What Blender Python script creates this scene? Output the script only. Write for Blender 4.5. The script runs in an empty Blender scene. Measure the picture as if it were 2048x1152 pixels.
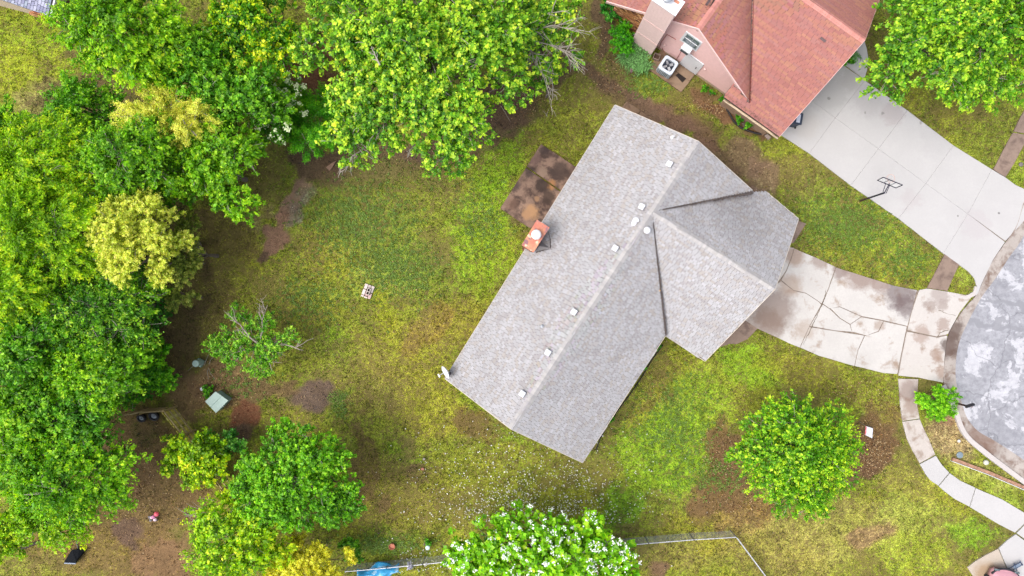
import bpy, math, random
import numpy as np
from mathutils import Vector, Matrix

random.seed(7)
RNG = np.random.default_rng(11)
SC = bpy.context.scene
COL = SC.collection
R = math.radians

# ---------------------------------------------------------------- camera, sky, sun, exposure
H = 42.7                      # height of the drone above the ground, metres
F = 1024 / 0.75               # focal length in photograph pixels (24 mm equivalent)
cam_d = bpy.data.cameras.new("camera")
cam_d.lens = 24.0
cam_d.sensor_width = 36.0
cam_d.clip_end = 3000
cam = bpy.data.objects.new("camera", cam_d)
COL.objects.link(cam)
cam.location = (0, 0, H)
cam.rotation_euler = (0, 0, 0)
SC.camera = cam

SUN_EL, SUN_AZ = R(60), R(196)      # azimuth measured from +x, counter-clockwise: light comes from the left
w = bpy.data.worlds.new("World")
SC.world = w
w.use_nodes = True
nt = w.node_tree
bg = nt.nodes["Background"]
sky = nt.nodes.new("ShaderNodeTexSky")
sky.sky_type = 'NISHITA'
sky.sun_disc = False
sky.sun_elevation = SUN_EL
sky.sun_rotation = R(90) - SUN_AZ
sky.air_density = 1.0
sky.dust_density = 4.0
sky.ozone_density = 0.6
veil = nt.nodes.new("ShaderNodeHueSaturation")      # thin overcast greys the blue of the sky
veil.inputs['Saturation'].default_value = .5
nt.links.new(sky.outputs[0], veil.inputs['Color'])
nt.links.new(veil.outputs[0], bg.inputs[0])
bg.inputs[1].default_value = 0.15
sun_d = bpy.data.lights.new("sun", 'SUN')
sun_d.energy = 1.05
sun_d.angle = R(40)
sun_d.color = (1.0, 0.965, 0.92)
sun = bpy.data.objects.new("sun", sun_d)
COL.objects.link(sun)
sdir = Vector((math.cos(SUN_EL) * math.cos(SUN_AZ), math.cos(SUN_EL) * math.sin(SUN_AZ), math.sin(SUN_EL)))
sun.rotation_euler = sdir.to_track_quat('Z', 'Y').to_euler()
sun.location = (0, 0, 60)
SC.view_settings.view_transform = 'Standard'
SC.view_settings.look = 'None'
SC.view_settings.gamma = 1.0
SC.view_settings.use_curve_mapping = False
SC.view_settings.exposure = 1.20

# ---------------------------------------------------------------- helpers
def P(px, py, z=0.0):
    """world point seen at a photograph pixel (2048 wide), at height z"""
    k = (H - z) / F
    return Vector(((px - 1024) * k, (576 - py) * k, z))

def ray_plane(px, py, p0, n):
    d = Vector(((px - 1024) / F, (576 - py) / F, -1.0))
    o = Vector((0, 0, H))
    return o + d * ((p0 - o).dot(n) / d.dot(n))

def lin(c):
    c = np.asarray(c, float) / 255.0
    return np.where(c <= 0.04045, c / 12.92, ((c + 0.055) / 1.055) ** 2.4)

def tag(o, label=None, cat=None, group=None, kind=None):
    if label: o['label'] = label
    if cat: o['category'] = cat
    if group: o['group'] = group
    if kind: o['kind'] = kind
    return o

def empty(name, loc=(0, 0, 0), label=None, cat=None, group=None, kind=None):
    o = bpy.data.objects.new(name, None)
    o.empty_display_size = 0.2
    COL.objects.link(o)
    o.location = loc
    return tag(o, label, cat, group, kind)

def link(name, me, mat, parent=None, label=None, cat=None, group=None, kind=None):
    o = bpy.data.objects.new(name, me)
    COL.objects.link(o)
    if mat is not None and len(me.materials) == 0: me.materials.append(mat)
    if parent is not None:
        o.parent = parent
        # geometry is in world coordinates, so cancel the parent's offset
        off = Vector((0, 0, 0)); q = parent
        while q is not None:
            off += q.location; q = q.parent
        o.location = -off
    return tag(o, label, cat, group, kind)

def np_mesh(name, verts, faces, cols=None, smooth=False, extra=None):
    """verts (N,3), faces (M,k) uniform, cols (M,3) per face"""
    me = bpy.data.meshes.new(name)
    verts = np.ascontiguousarray(verts, dtype=np.float32)
    faces = np.ascontiguousarray(faces, dtype=np.int32)
    m, k = faces.shape
    me.vertices.add(len(verts)); me.vertices.foreach_set("co", verts.ravel())
    me.loops.add(m * k); me.loops.foreach_set("vertex_index", faces.ravel())
    me.polygons.add(m)
    me.polygons.foreach_set("loop_start", np.arange(0, m * k, k, dtype=np.int32))
    me.polygons.foreach_set("use_smooth", np.full(m, smooth))
    if cols is not None:
        dom = 'FACE' if len(cols) == m else 'POINT'
        a = me.attributes.new("col", 'FLOAT_COLOR', dom)
        c4 = np.ones((len(cols), 4), np.float32); c4[:, :3] = cols
        a.data.foreach_set("color", c4.ravel())
    if extra:
        for nm, vals in extra.items():
            a = me.attributes.new(nm, 'FLOAT', 'POINT')
            a.data.foreach_set("value", np.asarray(vals, np.float32))
    me.update(calc_edges=True)
    return me

class G:
    """collects polygons; builds one mesh"""
    def __init__(s): s.v = []; s.f = []; s.c = []
    def add(s, vs, fs, c=None):
        b = len(s.v); s.v += [tuple(v) for v in vs]
        s.f += [tuple(i + b for i in f) for f in fs]
        s.c += [c] * len(fs)
        return s
    def box(s, c, size, rz=0.0, M=None, col=None, taper=1.0, bev=0.0):
        x, y, z = [q / 2 for q in size]
        if bev > 0:
            b = min(bev, x * .9, y * .9, z * .9)
            ring = lambda X, Y, Z: [(-X + b, -Y, Z), (X - b, -Y, Z), (X, -Y + b, Z), (X, Y - b, Z), (X - b, Y, Z), (-X + b, Y, Z), (-X, Y - b, Z), (-X, -Y + b, Z)]
            L = [ring(x - b * .6, y - b * .6, -z), ring(x, y, -z + b * .6), ring(x * taper, y * taper, z - b * .6), ring((x - b * .6) * taper, (y - b * .6) * taper, z)]
            vs = [Vector(p) for r_ in L for p in r_]
            fs = [tuple(range(7, -1, -1)), tuple(range(24, 32))]
            for k in range(3):
                for i in range(8):
                    j = (i + 1) % 8
                    fs.append((k * 8 + i, k * 8 + j, k * 8 + 8 + j, k * 8 + 8 + i))
        else:
            vs = [Vector((sx * x * (taper if sz > 0 else 1), sy * y * (taper if sz > 0 else 1), sz * z)) for sz in (-1, 1) for sx, sy in ((-1, -1), (1, -1), (1, 1), (-1, 1))]
            fs = [(3, 2, 1, 0), (4, 5, 6, 7), (0, 1, 5, 4), (1, 2, 6, 5), (2, 3, 7, 6), (3, 0, 4, 7)]
        if M is None: M = Matrix.Translation(Vector(c)) @ Matrix.Rotation(rz, 4, 'Z')
        else: M = M @ Matrix.Translation(Vector(c))
        return s.add([M @ v for v in vs], fs, col)
    def prism(s, pts, z0, z1, col=None):
        """pts: list of Vector (xy), counter-clockwise or not"""
        n = len(pts)
        A = sum(pts[i].x * pts[(i + 1) % n].y - pts[(i + 1) % n].x * pts[i].y for i in range(n))
        if A < 0: pts = pts[::-1]
        vs = [(p.x, p.y, z0) for p in pts] + [(p.x, p.y, z1) for p in pts]
        fs = [tuple(range(n, 2 * n)), tuple(range(n - 1, -1, -1))] + [(i, (i + 1) % n, n + (i + 1) % n, n + i) for i in range(n)]
        return s.add(vs, fs, col)
    def tube(s, pts, r, n=6, col=None, caps=True):
        pts = [Vector(p) for p in pts]
        rr = r if hasattr(r, '__len__') else [r] * len(pts)
        vs = []
        up = Vector((0, 0, 1))
        for i, p in enumerate(pts):
            t = (pts[min(i + 1, len(pts) - 1)] - pts[max(i - 1, 0)]).normalized()
            a = t.cross(up if abs(t.z) < .95 else Vector((1, 0, 0))).normalized()
            b = t.cross(a)
            vs += [p + (a * math.cos(q) + b * math.sin(q)) * rr[i] for q in [2 * math.pi * k / n for k in range(n)]]
        fs = []
        for i in range(len(pts) - 1):
            for k in range(n):
                fs.append((i * n + k, i * n + (k + 1) % n, (i + 1) * n + (k + 1) % n, (i + 1) * n + k))
        if caps:
            fs.append(tuple(range(n - 1, -1, -1))); fs.append(tuple(range((len(pts) - 1) * n, len(pts) * n)))
        return s.add(vs, fs, col)
    def lathe(s, prof, c, n=20, M=None, col=None):
        """prof list of (r,z)"""
        M = M if M is not None else Matrix.Identity(4)
        vs = []; c = Vector(c)
        for r, z in prof:
            for k in range(n):
                a = 2 * math.pi * k / n
                vs.append(c + (M @ Vector((r * math.cos(a), r * math.sin(a), z))))
        fs = [(i * n + k, i * n + (k + 1) % n, (i + 1) * n + (k + 1) % n, (i + 1) * n + k) for i in range(len(prof) - 1) for k in range(n)]
        fs.append(tuple(range((len(prof) - 1) * n, len(prof) * n)))
        fs.append(tuple(range(n - 1, -1, -1)))
        return s.add(vs, fs, col)
    def mesh(s, name, smooth=False):
        me = bpy.data.meshes.new(name)
        me.from_pydata(s.v, [], s.f)
        if any(c is not None for c in s.c):
            a = me.attributes.new("col", 'FLOAT_COLOR', 'FACE')
            flat = []
            for c in s.c:
                c = c if c is not None else (.5, .5, .5)
                flat += [c[0], c[1], c[2], 1.0]
            a.data.foreach_set("color", flat)
        if smooth:
            me.polygons.foreach_set("use_smooth", [True] * len(me.polygons))
        me.update()
        return me
    def build(s, name, mat, parent=None, label=None, cat=None, group=None, kind=None, smooth=False):
        return link(name, s.mesh(name, smooth), mat, parent, label, cat, group, kind)

# ---- materials
def nodes_of(name):
    m = bpy.data.materials.new(name); m.use_nodes = True
    t = m.node_tree
    b = t.nodes["Principled BSDF"]
    return m, t, b

def N(t, typ, **kw):
    n = t.nodes.new(typ)
    for k, v in kw.items(): setattr(n, k, v)
    return n

def mixc(t, fac, a, b, mode='MIX'):
    m = N(t, 'ShaderNodeMix', data_type='RGBA', blend_type=mode)
    def put(sock, v):
        if isinstance(v, bpy.types.NodeSocket): t.links.new(v, sock)
        elif hasattr(v, '__len__'): sock.default_value = (v[0], v[1], v[2], 1)
        else: sock.default_value = v
    put(m.inputs[0], fac); put(m.inputs[6], a); put(m.inputs[7], b)
    return m.outputs[2]

def noise(t, vec, scale, detail=3, rough=.55, dist=0.0):
    n = N(t, 'ShaderNodeTexNoise'); n.inputs['Scale'].default_value = scale
    n.inputs['Detail'].default_value = detail; n.inputs['Roughness'].default_value = rough
    n.inputs['Distortion'].default_value = dist
    t.links.new(vec, n.inputs['Vector'])
    return n.outputs[0]

def ramp(t, f, a, b, lo=0.0, hi=1.0):
    m = N(t, 'ShaderNodeMapRange', clamp=True)
    t.links.new(f, m.inputs[0])
    m.inputs[1].default_value = a; m.inputs[2].default_value = b
    m.inputs[3].default_value = lo; m.inputs[4].default_value = hi
    return m.outputs[0]

def simple(name, rgb, rough=.6, metal=0.0, var=.15, scale=6, srgb=True, bump=0.0, spec=.4):
    m, t, b = nodes_of(name)
    c = lin(rgb) if srgb else np.array(rgb)
    geo = N(t, 'ShaderNodeNewGeometry')
    f = noise(t, geo.outputs['Position'], scale, 4)
    out = mixc(t, ramp(t, f, .3, .7), tuple(c * (1 - var)), tuple(np.minimum(c * (1 + var), 1)))
    t.links.new(out, b.inputs['Base Color'])
    b.inputs['Roughness'].default_value = rough
    b.inputs['Metallic'].default_value = metal
    b.inputs['Specular IOR Level'].default_value = spec
    if bump:
        bn = N(t, 'ShaderNodeBump'); bn.inputs['Strength'].default_value = bump; bn.inputs['Distance'].default_value = .02
        t.links.new(noise(t, geo.outputs['Position'], scale * 6, 3), bn.inputs['Height']); t.links.new(bn.outputs[0], b.inputs['Normal'])
    return m

def attr_mat(name, rough=.7, var=.12, scale=30, spec=.3, metal=0.0):
    m, t, b = nodes_of(name)
    a = N(t, 'ShaderNodeAttribute', attribute_name='col')
    geo = N(t, 'ShaderNodeNewGeometry')
    f = noise(t, geo.outputs['Position'], scale, 3)
    g = ramp(t, f, .3, .7, 1 - var, 1 + var)
    hsv = N(t, 'ShaderNodeHueSaturation')
    t.links.new(a.outputs['Color'], hsv.inputs['Color']); t.links.new(g, hsv.inputs['Value'])
    t.links.new(hsv.outputs[0], b.inputs['Base Color'])
    b.inputs['Roughness'].default_value = rough; b.inputs['Specular IOR Level'].default_value = spec
    b.inputs['Metallic'].default_value = metal
    return m

def leaf_mat(name, trans=.44, rough=.45, spec=.35):
    m = bpy.data.materials.new(name); m.use_nodes = True
    t = m.node_tree; t.nodes.clear()
    out = N(t, 'ShaderNodeOutputMaterial')
    a = N(t, 'ShaderNodeAttribute', attribute_name='col')
    pb = N(t, 'ShaderNodeBsdfPrincipled'); pb.inputs['Roughness'].default_value = rough
    pb.inputs['Specular IOR Level'].default_value = spec
    tr = N(t, 'ShaderNodeBsdfTranslucent')
    hs = N(t, 'ShaderNodeHueSaturation'); hs.inputs['Saturation'].default_value = 1.1; hs.inputs['Value'].default_value = 1.35
    hs.inputs['Hue'].default_value = .502
    mx = N(t, 'ShaderNodeMixShader'); mx.inputs[0].default_value = trans
    t.links.new(a.outputs['Color'], pb.inputs['Base Color'])
    t.links.new(a.outputs['Color'], hs.inputs['Color']); t.links.new(hs.outputs[0], tr.inputs['Color'])
    t.links.new(pb.outputs[0], mx.inputs[1]); t.links.new(tr.outputs[0], mx.inputs[2])
    t.links.new(mx.outputs[0], out.inputs[0])
    return m

CONC = .83
def concrete(name, rgb, blobs=(), rough=.85, var=.10, fine=.08, blotch=None):
    """blobs: (px, py, radius_px, sRGB colour, strength, noise amount) - stains with a place of their own"""
    m, t, b = nodes_of(name)
    c = lin(rgb) * CONC
    lin_ = lambda q: lin(q) * CONC * ALB
    geo = N(t, 'ShaderNodeNewGeometry'); pos = geo.outputs['Position']
    f1 = noise(t, pos, .55, 6, .6); f2 = noise(t, pos, 9, 5, .65); f3 = noise(t, pos, 70, 2)
    out = mixc(t, ramp(t, f1, .35, .65), tuple(c * (1 - var)), tuple(c * (1 + var)))
    out = mixc(t, ramp(t, f2, .35, .7, 0, .6), out, tuple(c * (1 - fine * 2.2)))
    out = mixc(t, ramp(t, f3, .3, .75, 0, .35), out, tuple(np.minimum(c * 1.25, .9)))
    if blotch is not None:
        bc, lo, hi, sc_ = blotch
        out = mixc(t, ramp(t, noise(t, pos, sc_, 7, .62, .3), lo, hi), out, tuple(lin_(bc)))
    wn = N(t, 'ShaderNodeTexNoise'); wn.inputs['Scale'].default_value = 2.0; wn.inputs['Detail'].default_value = 9
    wn.inputs['Roughness'].default_value = .72
    t.links.new(pos, wn.inputs['Vector'])
    for (bx, by, br, bc, st, na) in blobs:
        wp = N(t, 'ShaderNodeVectorMath', operation='SUBTRACT'); t.links.new(wn.outputs['Color'], wp.inputs[0]); wp.inputs[1].default_value = (.5, .5, .5)
        ws = N(t, 'ShaderNodeVectorMath', operation='SCALE'); t.links.new(wp.outputs[0], ws.inputs[0]); ws.inputs['Scale'].default_value = na
        ad = N(t, 'ShaderNodeVectorMath', operation='ADD'); t.links.new(ws.outputs[0], ad.inputs[0]); t.links.new(pos, ad.inputs[1])
        mu = N(t, 'ShaderNodeVectorMath', operation='MULTIPLY'); t.links.new(ad.outputs[0], mu.inputs[0]); mu.inputs[1].default_value = (1, 1, 0)
        di = N(t, 'ShaderNodeVectorMath', operation='DISTANCE'); t.links.new(mu.outputs[0], di.inputs[0])
        p = P(bx, by); di.inputs[1].default_value = (p.x, p.y, 0)
        rr = br / F * H
        out = mixc(t, ramp(t, di.outputs['Value'], rr * .62, rr * 1.14, st, 0.0), out, tuple(lin_(bc)))
    t.links.new(out, b.inputs['Base Color'])
    b.inputs['Roughness'].default_value = rough; b.inputs['Specular IOR Level'].default_value = .25
    bn = N(t, 'ShaderNodeBump'); bn.inputs['Strength'].default_value = .35; bn.inputs['Distance'].default_value = .01
    t.links.new(f2, bn.inputs['Height']); t.links.new(bn.outputs[0], b.inputs['Normal'])
    return m

ALB = 0.66      # photograph tone -> surface albedo, used for ground cover and paint alike
def A(rgb): return lin(rgb) * ALB
def AG(rgb): return lin(rgb) * .70                         # ground cover
def AL(rgb): return np.minimum(lin(rgb) * 1.12, .75)      # foliage
def S(rgb):     # the same, back in sRGB numbers
    c = A(rgb); return np.where(c <= .0031308, c * 12.92, 1.055 * c ** (1 / 2.4) - .055) * 255

# ---------------------------------------------------------------- value noise (numpy)
def vnoise(x, y, scale, seed):
    r = np.random.default_rng(seed); n = 256
    g = r.random((n, n))
    u = x * scale; v = y * scale
    iu = np.floor(u).astype(int); iv = np.floor(v).astype(int)
    fu = u - iu; fv = v - iv
    fu = fu * fu * (3 - 2 * fu); fv = fv * fv * (3 - 2 * fv)
    a = g[iu % n, iv % n]; b = g[(iu + 1) % n, iv % n]; c = g[iu % n, (iv + 1) % n]; d = g[(iu + 1) % n, (iv + 1) % n]
    return (a * (1 - fu) + b * fu) * (1 - fv) + (c * (1 - fu) + d * fu) * fv
def fbm(x, y, scale, seed, o=4):
    s = 0; a = .5; t_ = 0
    for k in range(o):
        s = s + a * vnoise(x, y, scale * 2 ** k, seed + k); t_ += a; a *= .55
    return s / t_

# ---------------------------------------------------------------- ground cover map
GREEN, OLIVE, DARK = (116, 146, 38), (138, 142, 46), (100, 112, 40)
BRIGHT, YELLOW, STRAW = (130, 168, 34), (160, 154, 50), (180, 168, 110)
SOIL, CLAY, MUD, PINK, LEAFY_SHADE = (106, 80, 62), (120, 64, 44), (78, 64, 58), (152, 122, 104), (118, 88, 56)
#  px, py, rx, ry, angle deg (screen), colour, colour weight, bareness
BL = [
 (60, 110, 130, 110, 0, (150, 164, 40), .9, .08), (90, 215, 90, 50, -30, STRAW, .7, .25), (30, 60, 120, 40, 15, GREEN, .6, .1),
 (625, 120, 50, 70, 0, CLAY, .95, .95), (640, 330, 70, 40, 30, MUD, .9, .9), (900, 290, 120, 60, -25, MUD, .85, .85), (760, 320, 120, 40, 0, MUD, .8, .8),
 (1020, 200, 75, 75, 0, MUD, .95, .95), (1090, 130, 60, 90, 20, MUD, .85, .8), (1140, 60, 60, 60, 0, OLIVE, .5, .45), (800, 350, 150, 30, -8, DARK, .7, .55),
 (590, 400, 19, 62, 33, (178, 146, 126), .98, .97), (545, 468, 16, 56, 33, (166, 128, 108), .98, .97), (512, 512, 14, 12, 0, MUD, 1, 1), (520, 440, 20, 24, 0, STRAW, .5, .6), (600, 420, 14, 50, 33, (140, 134, 130), .7, .8),
 (500, 340, 60, 70, 0, (126, 124, 52), .7, .5), (450, 450, 70, 90, 30, (136, 126, 58), .8, .5), (400, 600, 70, 80, 0, (136, 124, 62), .8, .5),
 (340, 700, 40, 80, 0, (136, 118, 66), .8, .6), (430, 560, 60, 60, 0, (140, 136, 58), .7, .35),
 (710, 440, 130, 80, 10, (120, 136, 50), .75, .25), (860, 380, 90, 60, 0, (116, 126, 44), .6, .3), (960, 460, 70, 120, 20, BRIGHT, .75, .05), (1000, 330, 50, 80, 35, BRIGHT, .7, .05),
 (1130, 235, 90, 60, 30, (122, 132, 48), .8, .2), (1120, 200, 60, 40, 20, OLIVE, .5, .3), (1010, 540, 30, 60, 30, BRIGHT, .6, .1),
 (640, 500, 60, 50, 0, YELLOW, .4, .3), (760, 560, 90, 50, 0, (130, 150, 60), .5, .2), (820, 530, 60, 50, 0, (122, 152, 56), .6, .1), (760, 625, 26, 30, 0, (168, 172, 30), .8, .05),
 (670, 665, 28, 22, 0, BRIGHT, .95, .02), (800, 700, 100, 70, 0, YELLOW, .6, .15), (880, 800, 90, 80, 0, YELLOW, .7, .15), (930, 640, 70, 70, 0, (158, 146, 56), .6, .2),
 (850, 660, 40, 70, 30, (148, 110, 60), .4, .5), (600, 620, 60, 60, 0, OLIVE, .4, .35), (740, 780, 90, 60, 0, (140, 128, 60), .6, .4),
 (625, 795, 62, 30, 0, (98, 88, 84), 1, 1), (500, 830, 40, 36, 0, CLAY, 1, .95), (480, 870, 26, 26, 0, MUD, 1, 1), (440, 760, 60, 50, 0, (146, 116, 84), .8, .7), (380, 790, 36, 60, 0, (140, 112, 82), .8, .75), (540, 770, 60, 30, 0, (112, 92, 62), .8, .7),
 (680, 800, 14, 30, 25, BRIGHT, .9, .05), (712, 860, 16, 16, 0, BRIGHT, .9, .05), (800, 905, 28, 24, 25, BRIGHT, .95, .02), (836, 916, 14, 14, 0, BRIGHT, .9, .02), (840, 945, 30, 24, 0, MUD, .7, .75), (760, 1015, 16, 14, 0, SOIL, .9, .9),
 (800, 1000, 120, 90, 0, (124, 118, 46), .7, .35), (720, 930, 30, 90, 0, (104, 90, 44), .7, .55), (930, 960, 90, 60, 0, OLIVE, .6, .2), (760, 1080, 100, 30, 0, (96, 124, 36), .8, .2), (960, 850, 60, 26, 30, (116, 86, 54), .5, .6),
 (940, 800, 60, 20, 36, (118, 148, 40), .7, .05), (1020, 880, 60, 18, 36, GREEN, .7, .1),
 (260, 900, 110, 90, 0, (122, 98, 64), .85, .7), (310, 1000, 120, 90, 0, (132, 106, 70), .8, .65), (200, 1090, 170, 60, 0, (134, 112, 60), .8, .55), (60, 1130, 90, 30, 0, (124, 128, 54), .8, .2), (330, 1110, 80, 40, 0, (146, 112, 82), .8, .7), (280, 870, 30, 16, 0, (92, 110, 34), .8, .2), (260, 1050, 30, 24, 0, (104, 84, 78), .9, .9),
 (240, 830, 60, 20, 0, DARK, .8, .3),
 (1330, 900, 100, 90, 0, BRIGHT, .9, .04), (1250, 1010, 50, 50, 0, (104, 150, 30), .9, .05), (1420, 800, 70, 70, 0, (140, 168, 44), .85, .06), (1330, 770, 30, 70, 30, (110, 108, 44), .6, .4), (1290, 820, 20, 60, 35, YELLOW, .5, .4),
 (1500, 720, 90, 40, 25, BRIGHT, .8, .05), (1590, 740, 90, 30, 20, YELLOW, .6, .1), (1700, 780, 90, 40, 10, OLIVE, .6, .35), (1650, 700, 40, 20, 0, GREEN, .6, .2),
 (1440, 900, 40, 70, 0, LEAFY_SHADE, .85, .7), (1450, 990, 90, 40, -25, LEAFY_SHADE, .85, .7), (1500, 1030, 80, 30, -15, (140, 110, 62), .8, .5), (1745, 900, 50, 70, 20, (112, 82, 54), .9, .85), (1770, 840, 50, 40, 0, (128, 104, 58), .7, .6), (1730, 950, 50, 30, -20, (96, 72, 48), .9, .9),  # left of the round tree, its shade on the ground is in the brown
 (1780, 800, 20, 70, 0, OLIVE, .6, .2), (1400, 1040, 90, 24, 0, YELLOW, .7, .2), (1380, 1100, 100, 40, 0, (146, 136, 66), .8, .2), (1420, 1090, 40, 26, 0, YELLOW, .8, .1), (1320, 1130, 36, 24, 0, (138, 108, 84), .9, .8),
 (1560, 1100, 120, 70, 0, (158, 144, 76), .85, .15), (1700, 1060, 160, 70, 0, (162, 156, 80), .85, .12), (1740, 1070, 50, 30, 0, (164, 130, 96), .7, .5), (1850, 1040, 110, 50, 10, (150, 160, 66), .85, .08), (1950, 1060, 60, 30, 10, (124, 160, 40), .95, .02), (1830, 1110, 90, 40, 0, (150, 164, 52), .85, .05), (1490, 1050, 60, 30, 0, (166, 140, 84), .7, .3),
 (1830, 970, 60, 40, 40, (156, 152, 66), .7, .1), (1900, 870, 60, 50, 40, (190, 162, 124), .95, .35), (1880, 830, 30, 30, 0, (170, 138, 104), .9, .6), (1990, 950, 70, 20, 30, (164, 160, 84), .85, .1), (1960, 940, 70, 20, 30, (160, 166, 76), .85, .08), (2020, 1000, 60, 20, 30, (150, 168, 62), .85, .05),
 (1930, 560, 24, 30, 0, (140, 158, 66), .95, .03),
 (1700, 450, 140, 50, 30, (120, 148, 48), .8, .22), (1800, 520, 80, 40, 20, (138, 150, 44), .8, .2), (1650, 400, 80, 40, 35, (132, 150, 48), .7, .25), (1720, 440, 50, 20, 35, (120, 96, 56), .5, .6), (1590, 350, 70, 40, 30, (128, 118, 60), .8, .45), (1500, 310, 50, 40, 30, (140, 118, 92), .85, .6), (1540, 350, 40, 30, 30, (150, 124, 104), .7, .7),
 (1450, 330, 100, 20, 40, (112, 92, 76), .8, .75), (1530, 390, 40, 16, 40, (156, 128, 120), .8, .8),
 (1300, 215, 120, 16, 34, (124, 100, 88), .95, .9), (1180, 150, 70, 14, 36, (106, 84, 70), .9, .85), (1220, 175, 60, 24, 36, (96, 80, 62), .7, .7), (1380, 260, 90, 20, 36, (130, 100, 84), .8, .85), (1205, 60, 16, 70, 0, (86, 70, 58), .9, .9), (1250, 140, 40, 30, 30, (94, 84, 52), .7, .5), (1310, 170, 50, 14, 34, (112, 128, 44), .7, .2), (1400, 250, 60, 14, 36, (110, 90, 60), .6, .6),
 (1450, 220, 80, 16, 33, (136, 96, 70), .95, .9), (1530, 255, 30, 10, 30, (132, 92, 66), .9, .9), (1400, 180, 30, 20, 33, (120, 86, 62), .9, .9),
 (1780, 150, 60, 70, 30, (86, 92, 34), .9, .35), (1850, 240, 60, 30, 35, (92, 104, 38), .85, .25), (1950, 290, 60, 40, 35, (122, 134, 46), .85, .12), (2000, 270, 40, 60, 0, (116, 124, 46), .8, .15), (1740, 90, 30, 60, 0, (92, 92, 40), .8, .4), (2040, 350, 30, 30, 0, (130, 150, 46), .9, .08),
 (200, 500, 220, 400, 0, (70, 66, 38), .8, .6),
 (1065, 420, 50, 40, 0, MUD, .4, .6),
]
def cover(X, Y):
    """colour (linear albedo) and bareness of the ground at world x, y"""
    wx = (fbm(X, Y, .5, 31, 4) - .5) * 2.6 + (fbm(X, Y, 2.2, 41, 3) - .5) * .9
    wy = (fbm(X, Y, .5, 51, 4) - .5) * 2.6 + (fbm(X, Y, 2.2, 61, 3) - .5) * .9
    px = 1024 + (X + wx * .8) * F / H; py = 576 - (Y + wy * .8) * F / H
    n1 = np.clip((fbm(X, Y, .22, 3) - .36) / .28, 0, 1)[..., None]
    n2 = np.clip((fbm(X, Y, .6, 9) - .42) / .2, 0, 1)[..., None]
    c = AG(OLIVE) * (1 - n1) + AG((128, 138, 46)) * n1
    c = c * (1 - .5 * n2) + AG(DARK) * .5 * n2
    bare = .18 + .5 * np.clip((fbm(X, Y, .45, 77) - .45) / .25, 0, 1)
    rag = (fbm(X, Y, 1.3, 141, 6) - .5) * 1.1
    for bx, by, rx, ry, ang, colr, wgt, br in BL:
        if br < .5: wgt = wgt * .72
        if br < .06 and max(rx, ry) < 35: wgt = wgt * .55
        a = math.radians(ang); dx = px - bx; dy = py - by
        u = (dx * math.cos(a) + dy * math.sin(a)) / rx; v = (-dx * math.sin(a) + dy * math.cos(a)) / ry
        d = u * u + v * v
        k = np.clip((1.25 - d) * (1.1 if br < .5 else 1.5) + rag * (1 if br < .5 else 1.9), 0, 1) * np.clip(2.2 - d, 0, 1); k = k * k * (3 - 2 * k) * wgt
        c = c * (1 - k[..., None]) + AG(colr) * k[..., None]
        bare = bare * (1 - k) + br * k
    # mottling: clumps of other growth
    m1 = np.clip((fbm(X, Y, 3.2, 101, 3) - .5) * 5, -1, 1)
    m2 = np.clip((fbm(X, Y, 1.1, 111, 3) - .5) * 4, -1, 1)
    c = c * (1 + .20 * m1[..., None]) * (1 + .12 * m2[..., None])
    lum = c.mean(-1, keepdims=True); c = lum + (c - lum) * 1.0
    bare = np.clip(bare + .22 * m1 * (m1 < 0) * -1 + .12 * m2, 0, 1)
    return c, bare

# ---------------------------------------------------------------- ground sheet
def lawn_material():
    m, t, b = nodes_of("lawn")
    a = N(t, 'ShaderNodeAttribute', attribute_name='col'); ba = N(t, 'ShaderNodeAttribute', attribute_name='bare')
    geo = N(t, 'ShaderNodeNewGeometry'); pos = geo.outputs['Position']
    f1 = noise(t, pos, 7, 5, .68); f2 = noise(t, pos, 12, 5, .75); f3 = noise(t, pos, 3.0, 4, .6)
    v = N(t, 'ShaderNodeTexVoronoi'); v.inputs['Scale'].default_value = 14; t.links.new(pos, v.inputs['Vector'])
    # soil shows where the speckle falls below the bareness
    th = N(t, 'ShaderNodeMath', operation='MULTIPLY_ADD'); t.links.new(ba.outputs['Fac'], th.inputs[0]); th.inputs[1].default_value = .30; th.inputs[2].default_value = .40
    sub = N(t, 'ShaderNodeMath', operation='SUBTRACT'); t.links.new(th.outputs[0], sub.inputs[0]); t.links.new(f1, sub.inputs[1])
    soilf = ramp(t, sub.outputs[0], -.02, .04)
    val = ramp(t, f2, .36, .64, .38, 1.75)
    hs = N(t, 'ShaderNodeHueSaturation'); t.links.new(a.outputs['Color'], hs.inputs['Color']); t.links.new(val, hs.inputs['Value'])
    t.links.new(ramp(t, f3, .3, .7, .485, .515), hs.inputs['Hue'])
    yellow = mixc(t, ramp(t, v.outputs['Distance'], .0, .3, .18, 0), hs.outputs[0], tuple(A((190, 176, 80))))
    soil = mixc(t, ramp(t, f2, .35, .65), tuple(A((72, 54, 40))), tuple(A((146, 118, 88))))
    soil2 = mixc(t, .45, soil, a.outputs['Color'])
    out = mixc(t, soilf, yellow, soil2)
    t.links.new(out, b.inputs['Base Color'])
    b.inputs['Roughness'].default_value = .95; b.inputs['Specular IOR Level'].default_value = .1
    bn = N(t, 'ShaderNodeBump'); bn.inputs['Strength'].default_value = .9; bn.inputs['Distance'].default_value = .05
    t.links.new(f2, bn.inputs['Height']); t.links.new(bn.outputs[0], b.inputs['Normal'])
    return m
MLAWN = lawn_material()
def axis(lo, hi, st):
    core = np.arange(lo, hi + 1e-6, st)
    far = np.array([1, 3, 7, 15, 30, 60, 120, 240, 500.0])
    return np.concatenate([lo - far[::-1], core, hi + far])
xs = axis(-34, 34, .13); ys = axis(-19.5, 19.5, .13)
GX, GY = np.meshgrid(xs, ys, indexing='ij')
gc, gb = cover(GX, GY)
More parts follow.
